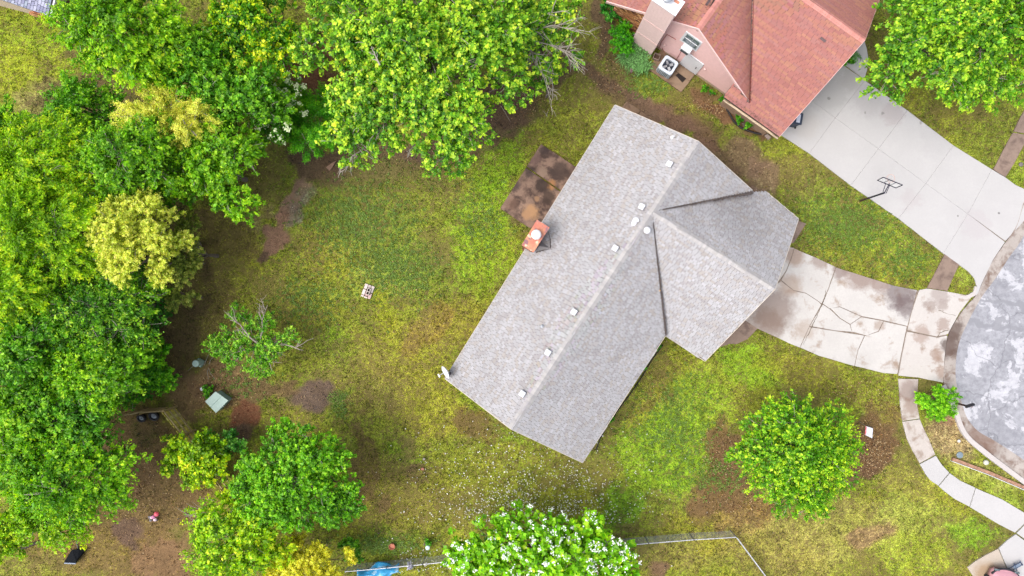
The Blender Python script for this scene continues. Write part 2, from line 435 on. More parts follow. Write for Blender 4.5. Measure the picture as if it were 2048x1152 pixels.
far_ = ((np.abs(GX) > 35) | (np.abs(GY) > 20.5))[..., None]
gc = np.where(far_, AG(OLIVE), gc); gb = np.where(far_[..., 0], .3, gb)
inner = (np.abs(GX) < 35) & (np.abs(GY) < 20)
gz = np.where(inner, (fbm(GX, GY, 1.2, 201, 3) - .5) * .05 + (fbm(GX, GY, 5, 211, 2) - .5) * .025, 0) - .035
nx, ny = GX.shape
idx = np.arange(nx * ny).reshape(nx, ny)
fc = np.stack([idx[:-1, :-1], idx[1:, :-1], idx[1:, 1:], idx[:-1, 1:]], -1).reshape(-1, 4)
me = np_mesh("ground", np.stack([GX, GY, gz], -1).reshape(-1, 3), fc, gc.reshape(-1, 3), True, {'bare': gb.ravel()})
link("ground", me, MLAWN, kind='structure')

# ---------------------------------------------------------------- paved surfaces
HARD = []          # polygons (world xy) kept free of grass
def shrink(pts, d):
    n = len(pts); out = []
    Ar = sum(pts[i].x * pts[(i + 1) % n].y - pts[(i + 1) % n].x * pts[i].y for i in range(n))
    sg = 1 if Ar > 0 else -1
    for i in range(n):
        a, b, c = pts[i - 1], pts[i], pts[(i + 1) % n]
        e1 = (b - a); e1.z = 0; e1.normalize(); e2 = (c - b); e2.z = 0; e2.normalize()
        n1 = Vector((-e1.y, e1.x, 0)) * sg; n2 = Vector((-e2.y, e2.x, 0)) * sg
        m_ = (n1 + n2); 
        if m_.length < .2: m_ = n1
        m_.normalize()
        k = d / max(.4, m_.dot(n1))
        out.append(b + m_ * k)
    return out
def slab(parent, pxs, mat, z=.045, gap=.008, name='slab', hard=True, wob=.0):
    pts = [P(x, y) for x, y in pxs]
    if hard: HARD.append([(p.x, p.y) for p in shrink(pts, -.03)])
    # split long edges and chip them slightly so edges are not ruler-straight
    q = []
    for i in range(len(pts)):
        a, b = pts[i], pts[(i + 1) % len(pts)]
        n = max(1, int((b - a).length / .5))
        for k in range(n):
            p = a.lerp(b, k / n)
            if k and wob: p = p + Vector((random.uniform(-wob, wob), random.uniform(-wob, wob), 0))
            q.append(p)
    top = shrink(q, gap + .005); bot = shrink(q, gap)
    n = len(q)
    g = G()
    Ar = sum(q[i].x * q[(i + 1) % n].y - q[(i + 1) % n].x * q[i].y for i in range(n))
    if Ar < 0: top = top[::-1]; bot = bot[::-1]
    vs = [(p.x, p.y, -.12) for p in bot] + [(p.x, p.y, z - .006) for p in bot] + [(p.x, p.y, z) for p in top]
    fs = [tuple(range(2 * n, 3 * n))]
    for i in range(n):
        j = (i + 1) % n
        fs += [(i, j, n + j, n + i), (n + i, n + j, 2 * n + j, 2 * n + i)]
    g.add(vs, fs)
    return g.build(name, mat, parent)
MCRACK = simple("joint_soil", S((86, 72, 50)), 1, var=.4, scale=12)
def cracks(parent, lines, z, wd=.035, name='crack'):
    for ln in lines:
        pts = [P(x, y, z) for x, y in ln]
        q = []
        for i in range(len(pts) - 1):
            n = max(2, int((pts[i + 1] - pts[i]).length / .12))
            for k in range(n): q.append(pts[i].lerp(pts[i + 1], k / n) + Vector((random.uniform(-.03, .03), random.uniform(-.03, .03), 0)))
        q.append(pts[-1])
        vs = []; fs = []
        for i, p in enumerate(q):
            d = (q[min(i + 1, len(q) - 1)] - q[max(i - 1, 0)]); d.z = 0; d.normalize()
            nn = Vector((-d.y, d.x, 0)) * wd * random.uniform(.25, 1.0) * (.3 if i in (0, len(q) - 1) else 1)
            vs += [p - nn, p + nn + Vector((0, 0, .0))]
            if i: fs.append((2 * i - 2, 2 * i, 2 * i + 1, 2 * i - 1))
        G().add(vs, fs).build(name, MCRACK, parent)

STAIN = (138, 112, 100); DSTAIN = (120, 104, 104)
M_OUR = concrete("old_driveway_concrete", S((218, 213, 208)), [
    (1545, 620, 48, STAIN, .65, 1.6), (1530, 650, 40, (136, 112, 98), .6, 1.5), (1588, 512, 22, (170, 140, 118), .7, .8), (1580, 570, 26, (176, 150, 130), .6, 1.0),
    (1800, 585, 36, DSTAIN, .75, 1.8), (1812, 612, 26, DSTAIN, .7, 1.6), (1720, 548, 34, (150, 124, 112), .75, 1.4), (1680, 538, 20, (140, 116, 108), .7, 1.0),
    (1640, 522, 18, (150, 124, 110), .6, .9), (1760, 565, 22, (150, 124, 112), .7, 1.2), (1758, 650, 12, (170, 146, 128), .6, .8), (1610, 660, 22, (180, 158, 140), .5, 1.2)],
    var=.07, blotch=((176, 156, 140), .56, .70, .9))
M_APRON = concrete("apron_concrete", S((216, 209, 203)), [
    (1860, 612, 14, STAIN, .5, 1.6), (1885, 610, 12, STAIN, .45, 1.5), (1842, 668, 18, (168, 140, 124), .6, 1.5), (1886, 650, 14, (160, 134, 120), .6, 1.5),
    (1880, 590, 20, (168, 152, 146), .6, 1.2), (1872, 712, 14, (168, 142, 126), .7, 1.2), (1895, 690, 16, (96, 78, 70), .8, .9), (1884, 745, 14, (168, 140, 122), .7, .9)],
    var=.07, blotch=((172, 152, 138), .56, .70, 1.1))
M_NB = concrete("pale_driveway_concrete", S((206, 203, 202)), [
    (1735, 200, 34, (178, 172, 172), .35, 2.0), (1785, 225, 26, (184, 172, 172), .5, 1.6), (1660, 190, 40, (188, 186, 184), .6, 2.2), (1870, 285, 34, (186, 182, 182), .2, 2.0), (1700, 160, 26, (184, 180, 176), .6, 1.5),
    (1610, 250, 30, (202, 196, 190), .5, 1.6), (1657, 197, 3, (120, 116, 112), .6, .3), (1765, 227, 3, (110, 108, 106), .5, .4), (1840, 246, 3.5, (130, 126, 122), .5, .5), (1730, 225, 2.5, (120, 116, 114), .5, .3), (1997, 426, 2.5, (90, 86, 84), .7, .2), (1915, 432, 2, (90, 86, 84), .6, .2), (1820, 400, 24, (196, 186, 186), .4, 2), (1950, 450, 34, (198, 188, 190), .35, 2.4)], var=.04, fine=.04)
M_WALK = concrete("pale_sidewalk_concrete", S((208, 205, 204)), [], var=.05, fine=.05)
M_WALK2 = concrete("stained_sidewalk_concrete", S((212, 202, 194)), [(1820, 780, 26, (150, 124, 116), .6, 1.4), (1822, 812, 18, (164, 136, 122), .6, 1.2)], var=.10, blotch=((160, 138, 122), .5, .68, 1.4))
M_WALK3 = concrete("brown_sidewalk_concrete", S((158, 136, 122)), [], var=.14, blotch=((128, 108, 98), .48, .66, 2.0))
M_PATIO = concrete("weathered_patio_concrete", S((164, 134, 116)), [
    (1062, 424, 16, (196, 152, 112), .95, .9), (1052, 430, 10, (188, 146, 110), .9, .9), (1101, 370, 11, (184, 134, 90), .95, .6), (1074, 398, 6, (176, 138, 106), .8, .3), (1085, 345, 12, (168, 142, 122), .8, 1.0),
    (1085, 372, 16, (72, 58, 52), .9, .8), (1120, 345, 22, (84, 68, 62), .85, 1.2), (1096, 395, 16, (78, 62, 54), .85, .9), (1060, 345, 12, (74, 62, 58), .8, .9), (1030, 370, 12, (86, 72, 72), .6, .9), (1070, 320, 12, (142, 112, 102), .7, 1.0), (1023, 408, 14, (134, 104, 88), .6, 1.0), (1088, 300, 10, (80, 66, 62), .7, .7)],
    var=.3, fine=.2, blotch=((92, 72, 64), .42, .60, 1.5))
M_PAD = concrete("ac_pad_concrete", S((150, 122, 98)), [(1368, 162, 26, (172, 146, 122), .7, .7)], var=.14, blotch=((118, 94, 76), .48, .62, 2.4))
M_GUT = concrete("gutter_concrete", S((192, 182, 174)), [(1893, 690, 30, (104, 84, 76), .85, 1.2), (1905, 660, 24, (110, 92, 84), .8, 1.2), (1960, 885, 40, (138, 110, 96), .7, 1.2)], var=.16, blotch=((140, 118, 106), .46, .64, 1.6))
M_KERB = concrete("kerb_concrete", S((212, 204, 200)), [], var=.08)

M_BED = simple('sand_bed', S((138, 124, 112)), 1, var=.3, scale=5)
def bed(parent, pxs, z=.018):
    G().prism(shrink([P(x, y) for x, y in pxs], .05), -.1, z).build('bed', M_BED, parent)
# our driveway
drv = empty("driveway", P(1700, 640), kind='structure')
J1 = [(1671, 536), (1656, 577), (1643, 607), (1619, 651), (1599, 695)]
J2 = [(1834, 580), (1819, 637), (1803, 701), (1794, 748)]
JH = [(1588, 497), (1584, 512), (1573, 541), (1562, 557), (1548, 572)]
CA = [(1562, 562), (1586, 580), (1612, 586), (1636, 602), (1643, 607)]
slab(drv, [(1588, 497), (1633, 516), (1671, 534), (1656, 577), (1643, 607), (1636, 602), (1612, 586), (1586, 580), (1562, 560), (1573, 541), (1584, 512)], M_OUR, gap=.004, wob=.012)
slab(drv, [(1562, 562), (1586, 581), (1612, 587), (1636, 603), (1642, 609), (1619, 651), (1599, 695), (1579, 687), (1536, 667), (1506, 653), (1470, 640), (1500, 560), (1548, 572)], M_OUR, gap=.004, wob=.012)
slab(drv, [(1588, 496), (1583, 512), (1572, 541), (1561, 557), (1548, 571), (1530, 560), (1560, 490)], M_OUR, z=.04, gap=.004, wob=.012)
slab(drv, [(1672, 535), (1723, 551), (1786, 571), (1833, 580), (1824, 618), (1814, 652), (1765, 640), (1722, 632), (1679, 613), (1659, 617), (1645, 607), (1657, 577)], M_OUR, gap=.004, wob=.012)
slab(drv, [(1645, 609), (1659, 618), (1679, 637), (1699, 649), (1703, 662), (1709, 664), (1670, 661), (1619, 652)], M_OUR, z=.042, gap=.004, wob=.008)
slab(drv, [(1660, 616), (1679, 614), (1722, 633), (1700, 648), (1680, 636)], M_OUR, z=.048, gap=.004, wob=.008)
slab(drv, [(1722, 634), (1766, 642), (1756, 662), (1733, 671), (1704, 663), (1700, 649)], M_OUR, z=.043, gap=.004, wob=.008)
slab(drv, [(1767, 643), (1813, 653), (1803, 701), (1794, 748), (1766, 746), (1709, 732), (1716, 700), (1729, 672), (1757, 663)], M_OUR, gap=.004, wob=.01)
slab(drv, [(1618, 654), (1670, 662), (1728, 671), (1715, 700), (1708, 732), (1636, 711), (1600, 695)], M_OUR, gap=.004, wob=.01)
slab(drv, [(1838, 580), (1853, 577), (1893, 583), (1929, 590), (1947, 588), (1919, 624), (1895, 668), (1873, 673), (1814, 660), (1824, 620)], M_APRON, z=.05, gap=.004, wob=.01)
slab(drv, [(1813, 663), (1873, 675), (1894, 671), (1888, 717), (1885, 765), (1836, 755), (1796, 751), (1805, 701)], M_APRON, z=.052, gap=.004, wob=.01)
cracks(drv, [[(1876, 620), (1895, 628), (1912, 632)], [(1873, 676), (1880, 665), (1898, 660)], [(1652, 580), (1648, 600), (1625, 652), (1606, 690)]], .056, .02)
bed(drv, [(1588, 497), (1633, 516), (1671, 534), (1723, 551), (1786, 571), (1833, 579), (1893, 583), (1929, 590), (1947, 588), (1919, 624), (1895, 668), (1888, 717), (1885, 765), (1836, 755), (1794, 748), (1766, 746), (1709, 732), (1636, 711), (1600, 695), (1536, 667), (1506, 653), (1470, 640), (1530, 540)])
# house-side walkway and step
wk = empty("walkway", P(1480, 670), kind='structure')
slab(wk, [(1438, 695), (1459, 688), (1474, 688), (1495, 678), (1515, 657), (1490, 640), (1450, 660)], M_WALK3, z=.05)
slab(wk, [(1592, 440), (1612, 447), (1602, 463), (1596, 472), (1580, 470)], M_WALK3, z=.06)
slab(wk, [(1590, 466), (1599, 468), (1587, 486), (1575, 488)], M_WALK3, z=.05)
slab(wk, [(1253, 203), (1281, 221), (1272, 233), (1243, 214)], M_PAD, z=.06)
slab(wk, [(1282, 223), (1302, 236), (1292, 247), (1273, 234)], M_PAD, z=.05)

# neighbour's driveway
nd = empty("driveway", P(1800, 340), kind='structure')
U = [(1636, 96), (1729, 161), (1814, 221), (1906, 291), (1983, 339)]
Mi = [(1582, 172), (1670, 236), (1756, 298), (1851, 367), (1935, 428)]
L_ = [(1530, 250), (1618, 307), (1701, 371), (1796, 437), (1886, 507)]
for i in range(4):
    slab(nd, [U[i], U[i + 1], Mi[i + 1], Mi[i]], M_NB, gap=.004)
    slab(nd, [Mi[i], Mi[i + 1], L_[i + 1], L_[i]], M_NB, gap=.004)
slab(nd, [U[4], (2010, 355), (2030, 370), (2050, 379), (2075, 384), (2075, 412), (2010, 482), Mi[4]], M_NB, gap=.004)
slab(nd, [Mi[4], (2009, 484), (1985, 520), (1962, 568), (1954, 590), (1950, 590), (1953, 573), (1948, 556), (1936, 543), (1918, 530), L_[4]], M_NB, gap=.004)
slab(nd, [(1728, 159), (1734, 140), (1736, 115), (1733, 97), (1728, 82), (1700, 62), (1682, 118), (1690, 131)], M_NB, gap=.01, name='slab')
bed(nd, [(1636, 96), (1729, 161), (1814, 221), (1906, 291), (1983, 339), (2050, 379), (2075, 412), (2010, 482), (1960, 568), (1936, 543), (1886, 507), (1796, 437), (1701, 371), (1618, 307), (1530, 250)])
# strip of kerb round the grass island
isl = [(1950, 591), (1932, 599), (1915, 596), (1894, 588), (1894, 583), (1916, 590), (1931, 592), (1946, 583), (1949, 572), (1953, 574)]
slab(nd, isl, M_KERB, z=.06, gap=0)

# sidewalks
sw = empty("sidewalk", P(1860, 930), kind='structure')
slab(sw, [(1796, 757), (1836, 758), (1834, 790), (1834, 812), (1839, 837), (1804, 842), (1799, 802)], M_WALK2, wob=.008)
slab(sw, [(1804, 843), (1839, 838), (1846, 855), (1857, 877), (1870, 909), (1839, 926), (1825, 902), (1813, 877)], M_WALK2, wob=.008)
slab(sw, [(1839, 928), (1871, 911), (1883, 929), (1898, 945), (1876, 971), (1862, 962), (1853, 952)], M_WALK)
slab(sw, [(1877, 972), (1899, 946), (1920, 961), (1950, 975), (1938, 1013), (1909, 998), (1889, 983)], M_WALK, gap=.006)
slab(sw, [(1939, 1014), (1951, 976), (2003, 998), (2048, 1025), (2062, 1034), (2029, 1065), (1996, 1048)], M_WALK)
slab(sw, [(2063, 1035), (2095, 1055), (2095, 1110), (2032, 1066)], M_WALK)
sw2 = empty("sidewalk", P(2015, 310), kind='structure')
slab(sw2, [(1986, 339), (2010, 355), (2028, 327), (2050, 285), (2052, 270), (2025, 265), (2006, 300)], M_WALK3, wob=.012)
slab(sw2, [(2026, 263), (2053, 268), (2080, 220), (2080, 180), (2062, 195), (2040, 235)], M_WALK3, wob=.012)
sw3 = empty("sidewalk", P(1888, 548), kind='structure')
slab(sw3, [(1889, 508), (1918, 529), (1906, 554), (1894, 582), (1853, 576), (1864, 556)], M_WALK3, wob=.012)
# corner driveway at the lower right
cd = empty("driveway", P(2010, 1120), kind='structure')
slab(cd, [(2031, 1068), (2100, 1118), (2100, 1200), (2040, 1200), (2012, 1132), (1997, 1096), (2014, 1080)], M_WALK)
slab(cd, [(1996, 1097), (2011, 1133), (2038, 1200), (1975, 1200), (1934, 1134), (1950, 1122), (1970, 1110)], concrete("stained_corner_concrete", S((206, 192, 176)), [(1975, 1150, 30, (176, 146, 112), .8, 1)], var=.06))
# patio behind the house
pt = empty("patio", P(1075, 380), kind='structure')
slab(pt, [(1082, 288), (1180, 352), (1150, 402), (1053, 333)], M_PATIO, z=.08, gap=.015, wob=.01)
slab(pt, [(1052, 335), (1149, 403), (1098, 482), (1000, 417)], M_PATIO, z=.08, gap=.015, wob=.01)
# pad for the air conditioner
pd = empty("equipment_pad", P(1340, 145), kind='structure')
slab(pd, [(1296, 139), (1362, 185), (1390, 150), (1322, 100)], M_PAD, z=.08)
slab(pd, [(1358, 130), (1388, 151), (1378, 163), (1349, 142)], M_PAD, z=.16, hard=False, gap=.0)
G().prism([P(1350, 151), P(1362, 144), P(1375, 155), P(1364, 166)], .082, .10).build("door_mat", simple("black_rubber", S((40, 30, 26)), .9), None, "black worn mat on the concrete pad below the white door", "mat")

# road, gutter and kerb
def road_material():
    m, t, b = nodes_of("old_asphalt")
    geo = N(t, 'ShaderNodeNewGeometry'); pos = geo.outputs['Position']
    base = mixc(t, ramp(t, noise(t, pos, .35, 5, .6), .35, .65), tuple(A((160, 160, 166))), tuple(A((182, 182, 188))))
    base = mixc(t, ramp(t, noise(t, pos, 3, 6, .7), .40, .68, 0, .8), base, tuple(A((128, 128, 136))))
    patch = ramp(t, noise(t, pos, .55, 9, .68, .4), .525, .55)
    base = mixc(t, ramp(t, noise(t, pos, 2.2, 6, .7), .3, .62, .35, .95), base, mixc(t, patch, base, tuple(A((214, 213, 218)))))
    base = mixc(t, ramp(t, noise(t, pos, 90, 2), .4, .75, 0, .6), base, tuple(A((120, 120, 124))))
    v = N(t, 'ShaderNodeTexVoronoi', feature='DISTANCE_TO_EDGE'); v.inputs['Scale'].default_value = .24
    wv = N(t, 'ShaderNodeVectorMath', operation='ADD'); wn = N(t, 'ShaderNodeTexNoise'); wn.inputs['Scale'].default_value = 1.2; wn.inputs['Detail'].default_value = 5
    t.links.new(pos, wn.inputs['Vector']); t.links.new(pos, wv.inputs[0]); t.links.new(wn.outputs['Color'], wv.inputs[1]); t.links.new(wv.outputs[0], v.inputs['Vector'])
    base = mixc(t, ramp(t, v.outputs['Distance'], .003, .010, .45, 0), base, tuple(A((92, 92, 98))))
    v2 = N(t, 'ShaderNodeTexVoronoi', feature='DISTANCE_TO_EDGE'); v2.inputs['Scale'].default_value = .11; t.links.new(wv.outputs[0], v2.inputs['Vector'])
    base = mixc(t, ramp(t, v2.outputs['Distance'], .010, .016, .85, 0), base, tuple(A((140, 140, 146))))
    t.links.new(base, b.inputs['Base Color']); b.inputs['Roughness'].default_value = .85
    bn = N(t, 'ShaderNodeBump'); bn.inputs['Strength'].default_value = .4; bn.inputs['Distance'].default_value = .01
    t.links.new(noise(t, pos, 60, 3), bn.inputs['Height']); t.links.new(bn.outputs[0], b.inputs['Normal'])
    return m
ROADL = [(2110, 340), (2048, 470), (2018, 515), (1990, 558), (1962, 596), (1938, 640), (1920, 680), (1912, 720), (1912, 762), (1922, 800), (1934, 835), (1956, 862), (1990, 882), (2048, 920), (2140, 985)]
GUTL = [(2080, 345), (2048, 400), (2030, 455), (1985, 521), (1962, 570), (1952, 590), (1922, 625), (1897, 668), (1889, 717), (1887, 768), (1909, 812), (1930, 864), (1972, 902), (2048, 960), (2140, 1030)]
def strip(name, a, b, z0, z1, mat, parent=None, sub=6, kind=None):
    def dens(l, z):
        pts = [P(x, y, 0) for x, y in l]; out = []
        for i in range(len(pts) - 1):
            p0 = pts[max(i - 1, 0)]; p1 = pts[i]; p2 = pts[i + 1]; p3 = pts[min(i + 2, len(pts) - 1)]
            for k in range(sub):
                s = k / sub
                out.append(.5 * ((2 * p1) + (p2 - p0) * s + (2 * p0 - 5 * p1 + 4 * p2 - p3) * s * s + (3 * p1 - p0 - 3 * p2 + p3) * s ** 3))
        out.append(pts[-1]); return out
    A_ = dens(a, z0); B_ = dens(b, z1)
    vs = []; fs = []
    for i in range(len(A_)):
        vs += [(A_[i].x, A_[i].y, -.1), (A_[i].x, A_[i].y, z0), (B_[i].x, B_[i].y, z1), (B_[i].x, B_[i].y, -.1)]
        if i:
            q = 4 * i
            for k in range(3): fs.append((q - 4 + k, q + k, q + k + 1, q - 3 + k))
    g = G().add(vs, fs)
    HARD.append([(p.x, p.y) for p in A_] + [(p.x, p.y) for p in B_[::-1]])
    return g.build(name, mat, parent, kind=kind)
rpts = [P(x, y) for x, y in ROADL] + [P(2500, 985), P(2500, 340)]
HARD.append([(p.x, p.y) for p in rpts])
strip("road", ROADL, [(2700, y) for x, y in ROADL], .012, .06, road_material(), kind='structure')
kb = empty("kerb", P(1900, 740), kind='structure')
strip("gutter", GUTL, ROADL, .05, .008, M_GUT, kb)
KA = GUTL[9:]; KB = [(1880, 772), (1902, 816), (1923, 868), (1966, 909), (2046, 969), (2138, 1039)]
KA2 = [(x + 1, y) for x, y in KA]
strip("kerb_top", KB, KA2, .15, .15, M_KERB, kb)

# ---------------------------------------------------------------- roofs
M_SHING = attr_mat("asphalt_shingle", .9, .14, 60, .15)
M_DECK = simple("roof_underlay", S((70, 66, 64)), .95)
def plane3(a, b, c):
    n = (b - a).cross(c - a).normalized()
    if n.z < 0: n = -n
    return a, n
def roof_face(polys, pl, pal, seed, mats, exposure=.14, tabw=(.16, .32), run=1, collect=None):
    """lays courses of tabs over a polygon; returns tab list (centre, u, v, n, w, colour)"""
    p0, n = pl
    rnd = random.Random(seed)
    dn = Vector((n.x, n.y, 0)); dn = (dn - n * dn.dot(n)).normalized()   # down slope
    v = n.cross(dn).normalized()
    poly = [((q - p0).dot(v), (q - p0).dot(dn)) for q in polys]
    lo = min(b for a, b in poly); hi = max(b for a, b in poly)
    rows = int((hi - lo) / exposure) + 1
    for r in range(rows):
        b1 = hi - r * exposure; b0 = b1 - exposure; bm = b1 - exposure * .5
        if bm < lo: break
        xs_ = []
        for i in range(len(poly)):
            (a0, c0), (a1, c1) = poly[i], poly[(i + 1) % len(poly)]
            if (c0 - bm) * (c1 - bm) < 0: xs_.append(a0 + (a1 - a0) * (bm - c0) / (c1 - c0))
        xs_.sort()
        for k in range(0, len(xs_) - 1, 2):
            s = xs_[k]; e = xs_[k + 1]; x = s - rnd.uniform(0, tabw[0]); col_ = None; left = 0
            while x < e:
                wd = rnd.uniform(*tabw)
                if left <= 0: col_ = pal(rnd, p0 + v * x + dn * bm); left = rnd.randint(1, run)
                left -= 1
                j = rnd.uniform(.95, 1.05)
                x0 = max(x, s); x1 = min(x + wd - .014, e)
                if x1 - x0 > .03:
                    collect.append((p0 + v * ((x0 + x1) / 2) + dn * bm, v, dn, n, x1 - x0, exposure, tuple(c * j for c in col_), rnd.uniform(-.002, .003)))
                x += wd
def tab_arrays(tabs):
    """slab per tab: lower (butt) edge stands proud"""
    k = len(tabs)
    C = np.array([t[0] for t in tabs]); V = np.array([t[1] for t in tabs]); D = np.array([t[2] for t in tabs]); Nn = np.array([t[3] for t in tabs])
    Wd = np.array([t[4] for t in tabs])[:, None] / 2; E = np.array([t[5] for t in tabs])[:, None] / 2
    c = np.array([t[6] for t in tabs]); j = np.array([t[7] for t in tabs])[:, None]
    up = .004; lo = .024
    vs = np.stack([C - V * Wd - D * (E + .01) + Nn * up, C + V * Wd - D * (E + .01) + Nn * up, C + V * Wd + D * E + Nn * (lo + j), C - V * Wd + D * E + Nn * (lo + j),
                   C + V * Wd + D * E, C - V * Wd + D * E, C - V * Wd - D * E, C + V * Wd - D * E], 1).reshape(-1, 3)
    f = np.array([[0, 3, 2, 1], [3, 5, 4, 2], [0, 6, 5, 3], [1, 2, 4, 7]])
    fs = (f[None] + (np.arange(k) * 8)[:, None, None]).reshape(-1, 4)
    cc = np.repeat(c, 4, 0); cc[1::4] *= .45; cc[2::4] *= .6; cc[3::4] *= .6     # edge faces darkened in colour, for the shade lines between tabs
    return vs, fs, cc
def finish_roof(roof, tabs):
    tabs.sort(key=lambda t: (Vector(t[0]) - Vector((0, 0, H))).length)
    whole = [t for t in tabs if t[4] > .2][:300]
    ids = set(id(t) for t in whole)
    rest = [t for t in tabs if id(t) not in ids]
    # alike tabs share mesh data: a few widths, a few colours
    cache = {}
    off = roof.location.copy(); q = roof.parent
    while q is not None: off = off + q.location; q = q.parent
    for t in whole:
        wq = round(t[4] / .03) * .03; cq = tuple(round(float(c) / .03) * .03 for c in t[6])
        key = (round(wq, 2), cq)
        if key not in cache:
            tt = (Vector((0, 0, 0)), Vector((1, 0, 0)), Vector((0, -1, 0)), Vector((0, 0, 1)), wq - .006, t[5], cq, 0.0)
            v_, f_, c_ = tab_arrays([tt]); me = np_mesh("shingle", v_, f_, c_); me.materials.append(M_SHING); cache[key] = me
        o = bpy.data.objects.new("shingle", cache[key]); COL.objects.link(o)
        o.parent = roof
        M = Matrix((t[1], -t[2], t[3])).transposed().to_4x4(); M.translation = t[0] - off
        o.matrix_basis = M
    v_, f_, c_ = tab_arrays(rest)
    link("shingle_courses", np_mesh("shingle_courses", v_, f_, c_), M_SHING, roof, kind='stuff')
def deck(parent, polys, n, th=.14, mat=None, name='deck'):
    g = G(); k = len(polys)
    up = [q - n * .002 for q in polys]; dn = [q - Vector((0, 0, th)) for q in polys]
    # orientation
    nn = (up[1] - up[0]).cross(up[2] - up[1])
    if nn.z < 0: up = up[::-1]; dn = dn[::-1]
    fs = [tuple(range(k)), tuple(range(2 * k - 1, k - 1, -1))] + [(i, k + i, k + (i + 1) % k, (i + 1) % k) for i in range(k)]
    g.add(up + dn, fs)
    return g.build(name, mat or M_DECK, parent)
def ridge_caps(parent, a, b, na, nb, pal, wd=.17, ex=.15, seed=1, grow=1.05):
    rnd = random.Random(seed)
    d = (b - a); L = d.length; d.normalize()
    sa = d.cross(na).normalized(); sb = d.cross(nb).normalized()
    da = sa if sa.z < 0 else -sa; db = sb if sb.z < 0 else -sb
    g = G(); n = int(L / ex)
    for i in range(n):
        c = a + d * (ex * i); e = c + d * (ex * 1.12); lift = Vector((0, 0, .022)); l2 = Vector((0, 0, .036))
        col = pal(rnd, c); j = rnd.uniform(.95, 1.08); col = tuple(x * j for x in col)
        vs = [c + l2, e + lift, e + lift + da * wd, c + l2 + da * wd, e + lift + db * wd, c + l2 + db * wd, c, c + da * wd, c + db * wd]
        g.add(vs, [(0, 1, 2, 3), (1, 0, 5, 4), (0, 3, 7, 6), (5, 0, 6, 8)], col)
    return g.build("ridge_cap", M_SHING, parent)

def greypal(rnd, p):
    n = vnoise(np.array([p.x]), np.array([p.y + p.z]), .8, 5)[0]
    base = rnd.choice([(188, 186, 188), (192, 190, 192), (184, 181, 183), (196, 194, 197), (188, 183, 182), (179, 174, 175), (184, 177, 173), (190, 188, 190)])
    k = .96 + .10 * n
    st_ = max(0, 1 - ((p.x - 13.2) / 2.2) ** 2 - ((p.y - 3.9) / 2.0) ** 2) * (.5 + n)
    c = A(base) * k * .82 * (1 - .22 * min(1, st_))
    return tuple(c)
def greyridge(rnd, p): return tuple(.92 * A(rnd.choice([(186, 182, 180), (192, 188, 186), (180, 176, 176)])))
def redpal(rnd, p):
    n = vnoise(np.array([p.x]), np.array([p.y + p.z]), .5, 15)[0]
    base = rnd.choice([(194, 132, 122), (197, 135, 124), (190, 129, 121), (198, 138, 122), (188, 130, 124), (202, 144, 124), (192, 136, 129), (194, 132, 124)])
    return tuple(A(base) * np.array([.76, .75, .75]) * (.93 + .14 * n))
def redridge(rnd, p): return tuple(A(rnd.choice([(204, 142, 132), (198, 136, 126)])))

def wall_line(g, a, b, z0, z1a, z1b=None, th=.15, col=None):
    """vertical wall panel between ground points a, b"""
    z1b = z1a if z1b is None else z1b
    d = (b - a); d.z = 0; d.normalize(); n = Vector((-d.y, d.x, 0)) * th
    vs = [Vector((a.x, a.y, z0)), Vector((b.x, b.y, z0)), Vector((b.x, b.y, z1b)), Vector((a.x, a.y, z1a))]
    vs += [v + n for v in vs]
    g.add(vs, [(0, 1, 2, 3), (7, 6, 5, 4), (0, 4, 5, 1), (1, 5, 6, 2), (2, 6, 7, 3), (3, 7, 4, 0)], col)

# ---- the grey house
house = empty("grey_roofed_house", P(1250, 560), "large house with a weathered grey shingle roof, two crossing ridges and a rusty chimney top", "house")
zE, zR = 2.7, 5.3
a1, a2, a3 = P(1230, 210, zE), P(890, 757, zE), P(1022, 858, zR)
plA = plane3(a1, a2, a3)
rt = ray_plane(1397, 283, *plA)
xr = a3.lerp(rt, 0.757)                # where the ridges meet
XR = (1024 + xr.x * F / (H - xr.z), 576 - xr.y * F / (H - xr.z))
b1_ = P(1165, 925, zE)
plB = plane3(a3, rt, b1_)
RP = lambda pl, l: [ray_plane(x, y, *pl) for x, y in l]
fA = [a1, a2, a3, rt]
fB = [a3] + RP(plB, [XR, (1330, 672), (1165, 925)])
fC = RP(plB, [XR]) + [rt] + RP(plB, [(1505, 381)])
wr = P(1550, 578, xr.z + .15)
plD = plane3(xr, wr, P(1410, 722, 2.55))
plE = plane3(xr, wr, P(1597, 438, 2.55))
fD = [xr, wr] + RP(plD, [(1410, 722), (1331, 671)])
fE = [xr] + RP(plE, [(1506, 384), (1531, 383), (1597, 438)]) + [wr]
print("grey z:", [round(q.z, 2) for f in (fA, fB, fC, fD, fE) for q in f], XR)
roof = empty("roof", (0, 0, 0)); roof.parent = house; roof.location = Vector((0, 0, 0))
tabs = []
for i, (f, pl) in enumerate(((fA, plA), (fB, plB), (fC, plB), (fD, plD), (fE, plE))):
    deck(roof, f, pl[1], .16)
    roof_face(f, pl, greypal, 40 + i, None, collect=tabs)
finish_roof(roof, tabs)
ridge_caps(roof, a3, rt, plA[1], plB[1], greyridge, seed=3, wd=.22)
ridge_caps(roof, xr, wr, plD[1], plE[1], greyridge, seed=4, grow=1.15, wd=.2)
M_VAL = simple("valley_dirt", S((84, 76, 74)), 1, var=.5, scale=9)
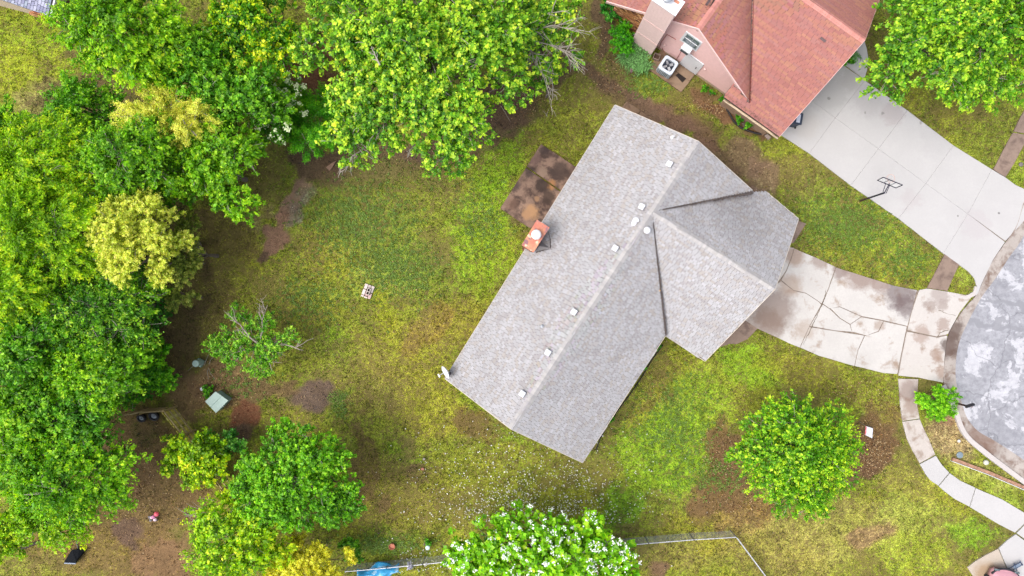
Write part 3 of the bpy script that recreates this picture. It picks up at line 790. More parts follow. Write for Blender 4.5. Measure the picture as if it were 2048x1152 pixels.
def valley(parent, pts, wd, mat=M_VAL):
    g = G()
    for i in range(len(pts) - 1):
        a, b = pts[i], pts[i + 1]; d = (b - a).normalized(); s = d.cross(Vector((0, 0, 1))).normalized()
        n = max(2, int((b - a).length / .15))
        for k in range(n):
            t0 = i * n + k; f0 = (t0) / (n * (len(pts) - 1)); w0 = wd * (.25 + .9 * f0)
            p = a.lerp(b, k / n); q = a.lerp(b, (k + 1) / n); z = Vector((0, 0, .03))
            j0 = random.uniform(.6, 1.2) * w0; j1 = random.uniform(.6, 1.2) * w0
            g.add([p - s * j0 + z, p + s * j1 + z, q + s * j1 + z, q - s * j0 + z], [(0, 1, 2, 3)])
    return g.build("valley", mat, parent)
valley(roof, [ray_plane(1306, 445, *plB), ray_plane(1331, 671, *plB)], .10)
valley(roof, [ray_plane(1325, 419, *plB), ray_plane(1506, 383, *plB)], .14)
M_TRIM = simple("cream_trim", S((214, 202, 186)), .7)
def fascia(parent, a, b, h=.17, out=.03, mat=M_TRIM, name='fascia'):
    d = (b - a).normalized(); s = Vector((d.y, -d.x, 0)).normalized()
    c = (a + b) / 2
    if s.dot(Vector((c.x, c.y, 0)) - parent_center) < 0: s = -s
    g = G(); z0 = Vector((0, 0, -h)); z1 = Vector((0, 0, .012))
    vs = [a + z0, b + z0, b + z0 + s * out, a + z0 + s * out, a + z1, b + z1, b + z1 + s * out, a + z1 + s * out]
    g.add(vs, [(0, 1, 2, 3), (7, 6, 5, 4), (3, 2, 6, 7), (0, 4, 5, 1), (0, 3, 7, 4), (1, 5, 6, 2)])
    return g.build(name, mat, parent)
parent_center = P(1250, 560)
for a_, b_ in ((fA[0], fA[1]), (fA[1], fA[2]), (fA[2], fB[3]), (fB[3], fB[2]), (fD[3], fD[2]), (fD[2], wr), (wr, fE[3]), (fE[3], fE[2]), (fC[1], fC[2]), (rt, fA[0])):
    fascia(house, a_, b_)
# walls under the eaves
M_BRICKW = simple("pale_brick_wall", S((170, 140, 118)), .9, var=.25, scale=14, bump=.4)
def inset(p, q, amt=.45):   # move ground point p toward q
    d = Vector((q.x - p.x, q.y - p.y, 0)).normalized(); return Vector((p.x, p.y, 0)) + d * amt
cm = (fA[0] + fA[1] + fB[3] + fC[2]) / 4
g = G()
W = [inset(fA[0], cm, .75), inset(fA[1], cm, .75), inset(fB[3], cm, .75), inset(fC[2], cm, .6)]
for i in range(4): wall_line(g, W[i], W[(i + 1) % 4], -.1, 2.5)
cw = (fD[2] + fE[3]) / 2 - (fE[3] - fE[3]); cwc = Vector(((fD[2].x + fE[3].x + fD[3].x + fE[2].x) / 4, (fD[2].y + fE[3].y + fD[3].y + fE[2].y) / 4, 0))
Q = [inset(fD[3], cwc, .7), inset(fD[2], cwc, .75), inset(fE[3], cwc, .75), inset(fE[2], cwc, .6)]
for i in range(3): wall_line(g, Q[i], Q[i + 1], -.1, 2.35)
g.build("wall", M_BRICKW, house)
M_SIDING = simple("painted_siding", S((196, 184, 170)), .7)
for p_, q_, z_ in ((W[1], W[2], 2.5), (W[3], W[0], 2.5), (Q[1], Q[2], 2.35)):
    G().add([p_ + Vector((0, 0, z_)), q_ + Vector((0, 0, z_)), (p_ + q_) / 2 + Vector((0, 0, 4.9))], [(0, 1, 2)]).build("gable", M_SIDING, house)
d_ = (Q[2] - Q[1]).normalized(); o_ = Vector((d_.y, -d_.x, 0))
gd = empty("garage_door", (0, 0, 0)); gd.parent = house
for k in range(4):
    G().box(((Q[1] + Q[2]) / 2 + o_ * .06).to_tuple()[:2] + (.3 + k * .52,), (4.8, .05, .5), math.atan2(d_.y, d_.x), bev=.01).build("panel", M_TRIM, gd).location = -house.location

# chimney
M_RUST = None
def rust_material():
    m, t, b = nodes_of("rusty_cap_metal")
    pos = N(t, 'ShaderNodeNewGeometry').outputs['Position']
    f = noise(t, pos, 1.9, 5, .6)
    o = mixc(t, ramp(t, f, .38, .6), tuple(A((200, 118, 98))), tuple(A((214, 146, 112))))
    o = mixc(t, ramp(t, noise(t, pos, 2.6, 4, .5), .56, .64), o, tuple(A((150, 104, 110))))
    o = mixc(t, ramp(t, noise(t, pos, 3.7, 4, .5), .64, .70), o, tuple(A((236, 200, 170))))
    t.links.new(o, b.inputs['Base Color']); b.inputs['Roughness'].default_value = .65; b.inputs['Metallic'].default_value = .1
    return m
M_RUST = rust_material()
M_WHITE = simple("white_paint", S((236, 236, 240)), .45, var=.05)
M_GALV = simple("galvanised_metal", S((188, 192, 198)), .4, metal=.6, var=.1)
zc = 4.7
ch = empty("chimney", (0, 0, 0)); ch.parent = house
cq = [P(1074, 439, zc), P(1099, 455, zc), P(1067, 505, zc), P(1043, 490, zc)]
G().prism(shrink(cq, .06), -.1, zc - .05).build("stack", simple("chimney_brick", S((150, 96, 76)), .9, var=.3, scale=12, bump=.5), ch)
G().prism(cq, zc - .06, zc).build("cap", M_RUST, ch)
G().lathe([(.17, 0), (.17, .22), (.16, .24)], P(1071, 472, zc), 18).build("flue", M_GALV, ch)
G().lathe([(.02, .30), (.27, .30), (.28, .33), (.22, .40), (.12, .45), (.02, .47)], P(1072, 470, zc), 24).build("flue_cap", M_WHITE, ch, smooth=False)
pz = ray_plane(1067, 500, *plA).z
for t_ in range(3):
    a_ = 2.1 * t_; c_ = P(1071, 471, zc)
    G().tube([c_ + Vector((.16 * math.cos(a_), .16 * math.sin(a_), .1)), c_ + Vector((.21 * math.cos(a_), .21 * math.sin(a_), .34))], .012, 5).build("bracket", M_GALV, ch)
# saddle behind the chimney
s0 = RP(plA, [(1082, 483), (1100, 496), (1072, 503)]); top_ = (s0[0] + s0[2]) / 2 + Vector((0, 0, .5))
G().add([s0[0] + Vector((0, 0, .04)), s0[1] + Vector((0, 0, .04)), s0[2] + Vector((0, 0, .04)), top_], [(0, 1, 3), (1, 2, 3), (2, 0, 3)]).build("saddle", simple("saddle_flashing", S((150, 144, 142)), .8), ch)
cracks_z = G()
valley(roof, [ray_plane(1097, 463, *plA), ray_plane(1101, 482, *plA), ray_plane(1101, 497, *plA)], .05)
valley(roof, [ray_plane(1101, 498, *plA), ray_plane(1086, 501, *plA), ray_plane(1072, 505, *plA)], .05)

def align(n, rz=0.0):
    return n.to_track_quat('Z', 'Y').to_matrix().to_4x4()
def roofdir(pl):
    n = pl[1]; dn = Vector((n.x, n.y, 0)); dn = (dn - n * dn.dot(n)).normalized(); v = n.cross(dn).normalized()
    M = Matrix((v, -dn, n)).transposed().to_4x4()
    return M
for (x, y) in ((1340, 330), (1285, 415), (1232, 498), (1150, 625), (1098, 706), (1047, 788)):
    p = ray_plane(x, y, *plA); M = Matrix.Translation(p) @ roofdir(plA)
    vt = empty("roof_vent", (0, 0, 0)); vt.parent = house
    G().box((0, 0, .09), (.30, .30, .14), M=M).build("vent_base", M_GALV, vt).location = -house.location
    G().box((0, 0, .19), (.34, .34, .09), M=M, taper=.86, bev=.03).build("vent_hood", M_WHITE, vt).location = -house.location
for (x, y, r_, h_) in ((1345, 275, .05, .3), (1269, 447, .07, .25), (1273, 442, .09, .28), (1085, 653, .05, .22)):
    p = ray_plane(x, y, *plA)
    g = G().lathe([(r_ * 2.4, -.05), (r_ * 2.2, .02), (r_, .06), (r_, h_), (r_ * .6, h_), (r_ * .6, h_ - .08)], p, 14)
    g.build("vent_pipe", M_WHITE if x != 1085 else M_GALV, house)
p = ray_plane(1293, 461, *plB)
G().lathe([(.10, -.05), (.10, .16), (.18, .16), (.19, .21), (.13, .28), (.03, .31)], p, 20).build("turbine_vent", M_WHITE, house)
p = ray_plane(1322, 580, *plB)
for k in range(5): G().box((p.x + random.uniform(-.1, .1), p.y + random.uniform(-.12, .12), p.z + .06), (.1, .07, .05), random.random() * 3, bev=.01).build("debris", simple("tan_leaf_debris", S((196, 160, 116)), .9), roof) if k == 0 else None

# satellite dish on the roof corner
dish = empty("satellite_dish", P(893, 745, 3.0), "white satellite dish fixed to the left corner of the grey roof", "satellite dish")
dc = P(892, 744, 3.35); nrm = Vector((-.80, -.42, .42)).normalized()
Md = nrm.to_track_quat('Z', 'Y').to_matrix().to_4x4()
prof = [(0.005, -.09), (.12, -.08), (.24, -.04), (.34, .01), (.40, .05), (.405, .05), (.34, -.005), (.24, -.055), (.1, -.10), (.005, -.11)]
G().lathe([(r_, z_) for r_, z_ in prof], dc, 28, Md).build("reflector", M_WHITE, dish, smooth=True)
lnb = dc + nrm * .50 + Vector((0, 0, -.22))
G().tube([dc - Vector((.0, 0, .34)), dc + nrm * .25 - Vector((0, 0, .36)), lnb], .022, 6).build("feed_arm", M_WHITE, dish)
G().box((0, 0, 0), (.22, .09, .08), M=Matrix.Translation(lnb) @ Matrix.Rotation(R(120), 4, 'Z'), bev=.02).build("receiver", M_WHITE, dish)
foot = ray_plane(900, 748, *plA)
G().tube([dc - nrm * .1, dc - nrm * .25 - Vector((0, 0, .1)), foot], .025, 6).build("mast", simple("dark_steel", S((70, 66, 74)), .5), dish)
G().box((0, 0, .02), (.22, .14, .03), M=Matrix.Translation(foot) @ roofdir(plA)).build("mount_plate", simple("dark_steel_plate", S((80, 74, 80)), .5), dish)

# ---- the red house
red = empty("red_roofed_house", P(1450, 60), "house with a reddish pink shingle roof and pink clapboard gable", "house")
parent_center = P(1520, 20)
ze, zr = 2.6, 5.1
rL, rA, rRt = P(1213, 2, ze), P(1398, 57, zr), P(1500, 205, ze)
gd1 = (rRt - rL); gd1.z = 0; gd1.normalize()
bk = Vector((-gd1.y, gd1.x, 0))      # towards the back (up in the picture)
if bk.y < 0: bk = -bk
rB = rA + bk * 11
plW = plane3(rL, rA, rB); plS = plane3(rA, rRt, rB)
E1 = P(1559, 273, 2.6); zw = 6.3
Rg = P(1730, 80, zw)
ew = (P(1559, 273, 2.6) - P(1447, 193, 2.6)).normalized()
Rg0 = Rg - ew * 9.5
plP = plane3(Rg, Rg0, E1)
E2 = P(1757, -5, 0); E2 = None
plQ = plane3(Rg, Rg0, P(1764, -16, 2.6))
fW = [rL, rA, rB, rL + bk * 11]
vb = ray_plane(1500, 207, *plP); vt_ = ray_plane(1509, -160, *plP)
fS = [rA, ray_plane(1499, 203, *plS), ray_plane(1509, -160, *plS), rB]
fP = [vb, ray_plane(1466, 168, *plP), ray_plane(1447, 193, *plP), E1, Rg] + [ray_plane(1560, -45, *plP), vt_]
fQ = [Rg, P(1764, -16, 2.6)] + [ray_plane(1640, -110, *plQ), ray_plane(1560, -45, *plQ)]
print("red z:", [round(q.z, 2) for f in (fW, fS, fP, fQ) for q in f])
rroof = empty("roof", (0, 0, 0)); rroof.parent = red
tabs = []
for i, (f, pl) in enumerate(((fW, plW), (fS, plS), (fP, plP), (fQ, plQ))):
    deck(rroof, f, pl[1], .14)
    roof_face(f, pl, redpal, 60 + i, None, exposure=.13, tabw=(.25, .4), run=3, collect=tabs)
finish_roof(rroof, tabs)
ridge_caps(rroof, rA, rB, plW[1], plS[1], redridge, seed=5, grow=1.15, wd=.2)
ridge_caps(rroof, Rg, Rg0, plP[1], plQ[1], redridge, seed=6, grow=1.15, wd=.22)
M_RVAL = simple("red_valley_dirt", S((112, 52, 46)), 1, var=.4, scale=9)
valley(rroof, [ray_plane(1507, 0, *plP), ray_plane(1504, 100, *plP), ray_plane(1500, 205, *plP)], .07, M_RVAL)
M_PINK = simple("pink_paint", S((242, 200, 196)), .6, var=.05)
M_PINKT = simple("pale_pink_trim", S((244, 206, 200)), .6, var=.05)
fascia(red, rL, rA, .2, .05, M_PINKT); fascia(red, rA, ray_plane(1499, 203, *plS), .2, .06, M_PINKT); fascia(red, E1, Rg, .16, .02, M_PINK); fascia(red, Rg, P(1764, -16, 2.6), .16, .02, M_PINK)
# gable wall: clapboards, each a board
GA, GB = P(1224, 31, 0), P(1456, 193, 0)
wd_ = (GB - GA).normalized(); wn = Vector((wd_.y, -wd_.x, 0))
if wn.y > 0: wn = -wn
wlen = (GB - GA).length
def gable_h(s):          # underside of roof above wall at distance s
    p = GA + wd_ * s
    best = []
    for (p0, n) in (plW, plS): best.append(p0.z - ((p.x - p0.x) * n.x + (p.y - p0.y) * n.y) / n.z)
    return min(best) - .13
wall = empty("gable_wall", (0, 0, 0)); wall.parent = red
g = G()
ss = [0, wlen * .25, wlen * .5, wlen * .62, wlen * .75, wlen]
vs = [GA + wd_ * s - wn * .0 + Vector((0, 0, -.1)) for s in ss] + [GA + wd_ * s + Vector((0, 0, gable_h(s))) for s in ss]
n_ = len(ss); g.add([v - wn * .03 for v in vs], [(i, i + 1, n_ + i + 1, n_ + i) for i in range(n_ - 1)])
g.build("wall_backing", M_PINK, wall).location = -red.location
sb = wlen * .30          # bricks left of this, boards right of it
z = .25; bi = 0
while z < 5.2:
    s = [q for q in np.linspace(sb, wlen, 200) if gable_h(q) > z + .1]
    if len(s) > 3:
        a = GA + wd_ * s[0]; b = GA + wd_ * s[-1]
        h_ = .2
        vs = [a + wn * .035 + Vector((0, 0, z)), b + wn * .035 + Vector((0, 0, z)), b + wn * .008 + Vector((0, 0, z + h_)), a + wn * .008 + Vector((0, 0, z + h_)), a + Vector((0, 0, z)), b + Vector((0, 0, z))]
        G().add(vs, [(0, 1, 2, 3), (0, 4, 5, 1)]).build("clapboard", M_PINK, wall).location = -red.location
    z += .2
M_FOUND = simple("pale_foundation", S((190, 164, 140)), .9)
G().add([GA + wd_ * sb + wn * .04 + Vector((0, 0, -.1)), GB + wn * .04 + Vector((0, 0, -.1)), GB + wn * .04 + Vector((0, 0, .25)), GA + wd_ * sb + wn * .04 + Vector((0, 0, .25)), GA + wd_ * sb + Vector((0, 0, .25)), GB + Vector((0, 0, .25))], [(0, 1, 2, 3), (3, 2, 5, 4)]).build("foundation", M_FOUND, wall).location = -red.location
# bricks of the lower left part, one by one
M_BR = attr_mat("wall_brick", .9, .2, 25)
bpal = [(176, 120, 72), (150, 96, 60), (196, 142, 92), (120, 76, 50), (206, 158, 108), (98, 62, 44), (164, 112, 78)]
bm = []
for c in bpal:
    me_ = G().box((0, 0, 0), (.262, .07, .105), bev=.012, col=tuple(A(c))).mesh("brick"); me_.materials.append(M_BR); bm.append(me_)
rz_ = math.atan2(wd_.y, wd_.x)
z = .07; row = 0; cnt = 0
G().add([GA + wn * .02 + Vector((0, 0, -.1)), GA + wd_ * sb + wn * .02 + Vector((0, 0, -.1)), GA + wd_ * sb + wn * .02 + Vector((0, 0, 2.9)), GA + wn * .02 + Vector((0, 0, 2.3))], [(0, 1, 2, 3)]).build("mortar", simple("dark_mortar", S((110, 78, 58)), 1), wall).location = -red.location
while z < 3.4:
    s = (.14 if row % 2 else 0) + .1
    while s < sb - .1:
        if gable_h(s) > z + .08 and cnt < 300:
            o = bpy.data.objects.new("brick", random.choice(bm)); COL.objects.link(o); o.parent = wall
            p = GA + wd_ * s + wn * (.04 + random.uniform(-.008, .02)); o.location = Vector((p.x, p.y, z)) - red.location; o.rotation_euler = (0, 0, rz_); cnt += 1
        s += .275
    z += .12; row += 1
# side walls under the wing eave, right side walls
g = G()
we0 = P(1449, 190, 0); inn = Vector((-ew.y, ew.x, 0)); inn = inn if inn.y > 0 else -inn
c0 = Vector((E1.x, E1.y, 0)) + inn * .5 - ew * .4; c1 = Vector((fP[2].x, fP[2].y, 0)) + inn * .5 + ew * .3
c2 = Vector((0, 0, 0)) + P(1764, -16, 2.6) - inn * .5 - ew * .4; c2.z = 0
wall_line(g, c1, c0, -.1, 2.45); wall_line(g, c0, c2, -.1, 2.45)
wall_line(g, GA, GA + bk * 10, -.1, 2.4, th=-.15)
g.build("wall", M_BRICKW, red)
gmid = (c0 + c2) / 2
G().add([c0 + Vector((0, 0, 2.45)), c2 + Vector((0, 0, 2.45)), gmid + Vector((0, 0, 5.9))], [(0, 1, 2)]).build("gable", M_PINK, red)
# gutter along the wing eave
M_GUTTER = simple("beige_gutter", S((206, 184, 156)), .6)
ga, gb_ = P(1449, 198, 2.5), P(1558, 275, 2.5)
dd = (gb_ - ga).normalized(); oo = Vector((dd.y, -dd.x, 0)); oo = oo if oo.y < 0 else -oo
g = G()
for o1, o2, z1, z2 in ((-.02, .0, -.12, 0), (.0, .11, -.12, -.12), (.11, .13, -.12, .01), (0.085, .13, .01, .01)):
    g.add([ga + oo * o1 + Vector((0, 0, z1)), gb_ + oo * o1 + Vector((0, 0, z1)), gb_ + oo * o2 + Vector((0, 0, z2)), ga + oo * o2 + Vector((0, 0, z2))], [(0, 1, 2, 3)])
g.build("gutter", M_GUTTER, red)
G().box(((ga + gb_) / 2 + oo * .055 - Vector((0, 0, .06))).to_tuple(), ((gb_ - ga).length * .78, .09, .07), math.atan2(dd.y, dd.x)).build("gutter_leaves", simple("pale_gutter_litter", S((214, 190, 160)), 1, var=.3, scale=8), red)
# chimney chase on the gable
M_CHASE = simple("pale_pink_panel", S((246, 216, 212)), .6, var=.05)
cz = 6.4
ca, cb = P(1262, 85, 0), P(1301, 112, 0)
cd_ = (cb - ca).normalized(); cn = Vector((-cd_.y, cd_.x, 0)); cn = cn if cn.y > 0 else -cn
chm = empty("chimney", (0, 0, 0)); chm.parent = red
def put(o): o.location = -red.location; return o
put(G().prism([ca, cb, cb + cn * .8, ca + cn * .8], -.1, cz).build("chase", M_CHASE, chm))
L0 = (cb - ca).length
for k in range(1, int(L0 / .14)):
    s_ = ca + cd_ * (k * .14)
    put(G().box((s_.x - cn.x * .004, s_.y - cn.y * .004, cz / 2), (.012, .012, cz - .1), math.atan2(cd_.y, cd_.x)).build("batten", M_CHASE, chm)) if False else None
for zb in (1.9, 3.9):
    m_ = (ca + cb) / 2 - cn * .012
    put(G().box((m_.x, m_.y, zb), (L0 + .02, .024, .09), math.atan2(cd_.y, cd_.x)).build("trim_band", M_WHITE if False else M_PINKT, chm))
for k in range(8):
    q0 = ca + cd_ * (L0 * (k + .5) / 8) - cn * .006
    put(G().box((q0.x, q0.y, cz / 2), (L0 / 8 - .018, .012, cz - .12), math.atan2(cd_.y, cd_.x)).build("board", M_CHASE, chm))
m_ = (ca + cb) / 2 + cn * .4
put(G().box((m_.x, m_.y, cz + .03), (L0 + .12, .92, .07), math.atan2(cd_.y, cd_.x), bev=.01).build("cap", M_WHITE, chm))
put(G().box((m_.x + cd_.x * .35, m_.y + cd_.y * .35, cz + .075), (.5, .4, .02), math.atan2(cd_.y, cd_.x)).build("cap_plate", M_WHITE, chm))
put(G().box((m_.x + cd_.x * .42 + cn.x * .2, m_.y + cd_.y * .42 + cn.y * .2, cz + .088), (.3, .16, .01), math.atan2(cd_.y, cd_.x)).build("rust_patch", M_RUST, chm))
put(G().lathe([(.2, .0), (.2, .35), (.3, .36), (.31, .42), (.2, .5), (.03, .53)], (m_.x - cd_.x * .1, m_.y - cd_.y * .1, cz + .06), 24).build("flue", M_GALV, chm))
# window with an air conditioner, door
def wall_pt(x, y): return ray_plane(x, y, GA + wn * .03, wn)
def panel(pxs, out, th, mat, name, parent, frame=None):
    q = [ray_plane(x, y, GA + wn * out, wn) for x, y in pxs]
    bk_ = [p - wn * th for p in q]
    o = G().add(q + bk_, [(0, 1, 2, 3), (0, 4, 5, 1), (1, 5, 6, 2), (2, 6, 7, 3), (3, 7, 4, 0)]).build(name, mat, parent)
    o.location = -red.location
    return o
win = empty("window", (0, 0, 0)); win.parent = red
M_GLASS = simple("window_glass", S((92, 106, 112)), .12, var=.3, scale=3, spec=.8)
M_GREYF = simple("grey_frame", S((150, 160, 160)), .5)
panel([(1372, 63), (1404.5, 86), (1392, 103.5), (1359, 80)], .06, .05, M_WHITE, "frame", win)
panel([(1375, 67.5), (1400, 86), (1390.5, 99), (1365, 81)], .068, .01, M_GLASS, "pane", win)
for a_, b_ in (((1374, 67), (1400.5, 86)), ((1365, 80.5), (1391, 99.5)), ((1370, 74), (1396, 93)), ((1375, 67.5), (1365, 81)), ((1400, 86), (1390.5, 99)), ((1388, 77), (1378, 90))):
    q = [ray_plane(*a_, GA + wn * .08, wn), ray_plane(*b_, GA + wn * .08, wn)]
    put(G().tube(q, .022, 4).build("sash_bar", M_GREYF if a_[0] != 1370 else M_WHITE, win))
aw = empty("window_air_conditioner", wall_pt(1377, 95), "white air conditioner sticking out below the pink gable window", "air conditioner")
q = wall_pt(1376.5, 92.5)
G().box((q.x + wn.x * .2, q.y + wn.y * .2, q.z + .02), (.62, .42, .4), rz_, bev=.02).build("case", M_WHITE, aw)
G().box((q.x + wn.x * .42, q.y + wn.y * .42, q.z - .02), (.5, .02, .26), rz_).build("grille", simple("dark_grille", S((70, 74, 78)), .6), aw)
dr = empty("door", (0, 0, 0)); dr.parent = red
panel([(1375, 106), (1407.5, 130), (1389.5, 151.5), (1357, 128)], .09, .06, M_WHITE, "leaf", dr)
panel([(1374, 111), (1402, 131), (1388, 147.5), (1361, 127.5)], .097, .004, M_WHITE, "inner_panel", dr)
q = ray_plane(1391.5, 136, GA + wn * .13, wn)
put(G().box(q.to_tuple(), (.05, .07, .16), rz_, bev=.01).build("handle", simple("black_metal", S((24, 24, 28)), .4), dr))
# conduits on the wall
M_PIPE = simple("pink_conduit", S((170, 92, 84)), .6)
cond = [[(1334, 69), (1323, 84), (1318, 97)], [(1334, 69), (1352, 79)], [(1363, 101), (1350, 124)], [(1324, 96), (1331, 108), (1340, 120)]]
for l in cond:
    put(G().tube([ray_plane(x, y, GA + wn * .06, wn) for x, y in l], .018, 5).build("conduit", M_PIPE, red))
for x, y in ((1329, 91), (1350, 125), (1409, 139)):
    q = ray_plane(x, y, GA + wn * .09, wn); put(G().box(q.to_tuple(), (.12, .1, .16), rz_, bev=.02).build("junction_box", M_PINKT, red))
for x, y, pl in ((1646, 79, plP), (1415, 5, plS)):
    p = ray_plane(x, y, *pl); put(G().box((0, 0, .05), (.34, .12, .09), M=Matrix.Translation(p) @ roofdir(pl) @ Matrix.Rotation(R(0), 4, 'Z')).build("roof_vent", simple("dark_vent", S((104, 84, 84)), .7), red))
# little pale rail sticking out beside the chase
G().tube([P(1258, 75, .7), P(1270, 68, .9)], .02, 5).build("garden_stake", M_GALV, None, "pale metal stake standing beside the pink chimney", "stake")

# condenser unit
ac = empty("air_conditioner_unit", P(1330, 140), "large pale grey outdoor air conditioner with a dark fan on the concrete pad", "air conditioner")
M_ACW = simple("pale_grey_metal", S((214, 222, 232)), .45, var=.04)
acc = P(1331, 139, 0); zt = .86; rza = R(-33)
def rsq(h, r_, n=5):
    pts = []
    for cx, cy, a0 in ((h - r_, h - r_, 0), (-h + r_, h - r_, 90), (-h + r_, -h + r_, 180), (h - r_, -h + r_, 270)):
        for k in range(n + 1):
            a = R(a0 + 90 * k / n); pts.append((cx + r_ * math.cos(a), cy + r_ * math.sin(a)))
    return pts
o2 = rsq(.48, .15); n_ = len(o2)
rot = Matrix.Rotation(rza, 4, 'Z')
def W3(x, y, z): return Vector(acc) + rot @ Vector((x, y, 0)) + Vector((0, 0, z))
vs = [W3(x * .96, y * .96, .09) for x, y in o2] + [W3(x * .96, y * .96, zt - .1) for x, y in o2]
G().add(vs, [(i, (i + 1) % n_, n_ + (i + 1) % n_, n_ + i) for i in range(n_)]).build("coil", simple("coil_grey", S((120, 128, 138)), .6), ac)
g = G()
for i in range(n_):
    x, y = o2[i]
    for sx in (1,):
        g.tube([W3(x, y, .1), W3(x, y, zt - .08)], .012, 4)
for k in range(-3, 4):
    for x, y in ((k * .1, -.475), (k * .1, .475), (-.475, k * .1), (.475, k * .1)):
        g.tube([W3(x, y, .1), W3(x, y, zt - .08)], .016, 4)
g.build("louvres", M_ACW, ac)
circ = []
rin = .39; top = []
for i, (x, y) in enumerate(o2):
    a = math.atan2(y, x); top += [W3(x, y, zt - .09), W3(x, y, zt - .03), W3(x * .94, y * .94, zt), W3(rin * math.cos(a), rin * math.sin(a), zt), W3(rin * math.cos(a), rin * math.sin(a), zt - .2)]
fs = []
for i in range(n_):
    j = (i + 1) % n_
    for k in range(4): fs.append((i * 5 + k, j * 5 + k, j * 5 + k + 1, i * 5 + k + 1))
G().add(top, fs).build("top_cover", M_ACW, ac)
G().lathe([(.385, zt - .22), (.385, zt - .21)], acc, 24).build("fan_well", simple("dark_fan_well", S((38, 44, 62)), .7), ac)
M_BLADE = simple("grey_blade", S((172, 172, 176)), .5)
for k in range(4):
    a = R(15 + 90 * k); M = Matrix.Translation(Vector((acc.x, acc.y, zt - .12))) @ Matrix.Rotation(a, 4, 'Z') @ Matrix.Translation((.2, 0, 0)) @ Matrix.Rotation(R(24), 4, 'X')
    G().box((0, 0, 0), (.24, .16, .012), M=M, bev=.005).build("fan_blade", M_BLADE, ac)
G().lathe([(.05, zt - .15), (.05, zt - .06), (.03, zt - .05)], acc, 12).build("fan_hub", simple("dark_hub", S((50, 54, 66)), .5), ac)
g = G()
for rr_ in (.12, .2, .28):
    g.tube([Vector((acc.x + rr_ * math.cos(R(q)), acc.y + rr_ * math.sin(R(q)), zt + .005)) for q in range(0, 361, 20)], .003, 4, caps=False)
g.build("fan_guard", simple("dark_wire", S((60, 66, 80)), .5), ac)
# small open wooden box by the wall
bx = empty("planter_box", P(1313, 115), "small open wooden box behind the outdoor air conditioner", "box")
for dx, dy, sx, sy in ((0, .17, .4, .03), (0, -.17, .4, .03), (.19, 0, .03, .31), (-.19, 0, .03, .31)):
    M = Matrix.Translation(P(1313, 114, .2)) @ Matrix.Rotation(R(-20), 4, 'Z'); G().box((dx, dy, 0), (sx, sy, .26), M=M).build("side", simple("worn_wood", S((150, 130, 116)), .9), bx)
G().box((0, 0, -.1), (.36, .31, .04), M=Matrix.Translation(P(1313, 114, .2)) @ Matrix.Rotation(R(-20), 4, 'Z')).build("bottom", simple("dark_wood", S((88, 64, 50)), .9), bx)

# drain pipe and splash block
l = [(1453, 217), (1461, 231), (1468, 243), (1474, 249), (1482, 255), (1490, 259), (1507, 265), (1521, 268), (1529, 266), (1532, 261)]
pts = [P(x, y, .07) for x, y in l]; q = []
for i in range(len(pts) - 1):
    for k in range(8): q.append(pts[i].lerp(pts[i + 1], k / 8))
G().tube(q, [.075 if i % 2 else .06 for i in range(len(q))], 8).build("drain_pipe", simple("black_plastic", S((34, 28, 28)), .6), None, "black corrugated drain pipe curving along the flower bed by the red roof", "pipe")
G().prism([P(1528, 271), P(1534, 268), P(1541, 275), P(1536, 281)], .0, .1).build("splash_block", simple("splash_concrete", S((160, 142, 132)), .9), None, "small grey splash block at the end of the black pipe", "block")
# wheeled bin half under the eave
bn_ = empty("wheeled_bin", P(1589, 240), "dark wheeled bin with a pale lid panel half under the red roof edge", "bin")
M_BIN = simple("dark_blue_plastic", S((52, 62, 84)), .5)
M = Matrix.Translation(P(1588, 241, .5)) @ Matrix.Rotation(R(-10), 4, 'Z')
G().box((0, 0, 0), (.52, .6, .96), M=M, taper=1.12, bev=.05).build("body", M_BIN, bn_)
G().box((0, 0, .51), (.62, .72, .07), M=M, bev=.04).build("lid", M_BIN, bn_)
G().box((.05, 0, .555), (.22, .5, .02), M=M).build("lid_panel", simple("pale_label", S((206, 212, 228)), .5), bn_)
for sx in (-1, 1): G().lathe([(.1, -.03), (.1, .03)], (M @ Vector((sx * .28, -.28, -.38))), 12, Matrix.Rotation(R(90), 4, 'Y')).build("wheel", simple("black_rubber_wheel", S((30, 30, 30)), .8), bn_)

# ---------------------------------------------------------------- small house, top left
sh = empty("slate_roofed_house", P(60, 20), "corner of a small building with a blue grey shingle roof and white gutter", "house")
zs = 2.7
k1, k2, k3 = P(98, 32, zs), P(5, 1, zs), P(108, -12, zs)
d1 = (k2 - k1).normalized(); d2 = (k3 - k1).normalized()
plH = plane3(k1, k1 + d1 * 5, k1 + Vector((-d1.y, d1.x, 0)) * (4 if Vector((-d1.y, d1.x, 0)).y > 0 else -4) + Vector((0, 0, 1.0)))
plH = plane3(k1, k1 + d2 * 5, k1 + d1 * 5 + Vector((0, 0, 1.6)))
fH = RP(plH, [(98, 32), (-90, -32), (-60, -150), (135, -110)])
sroof = empty("roof", (0, 0, 0)); sroof.parent = sh
deck(sroof, fH, plH[1], .12)
def slatepal(rnd, p): return tuple(A(rnd.choice([(176, 180, 200), (160, 164, 186), (190, 194, 212), (150, 154, 176)])))
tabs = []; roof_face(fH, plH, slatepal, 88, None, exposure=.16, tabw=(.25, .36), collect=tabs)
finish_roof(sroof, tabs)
put2 = lambda o: (setattr(o, 'location', -sh.location), o)[1]
g_ = fH[0]; h_ = fH[3]; dd = (h_ - g_).normalized(); oo = Vector((-dd.y, dd.x, 0)); oo = oo if oo.x > 0 else -oo
M = Matrix.Translation((g_ + h_) / 2 + oo * .06 - Vector((0, 0, .06))) @ Matrix.Rotation(math.atan2(dd.y, dd.x), 4, 'Z')
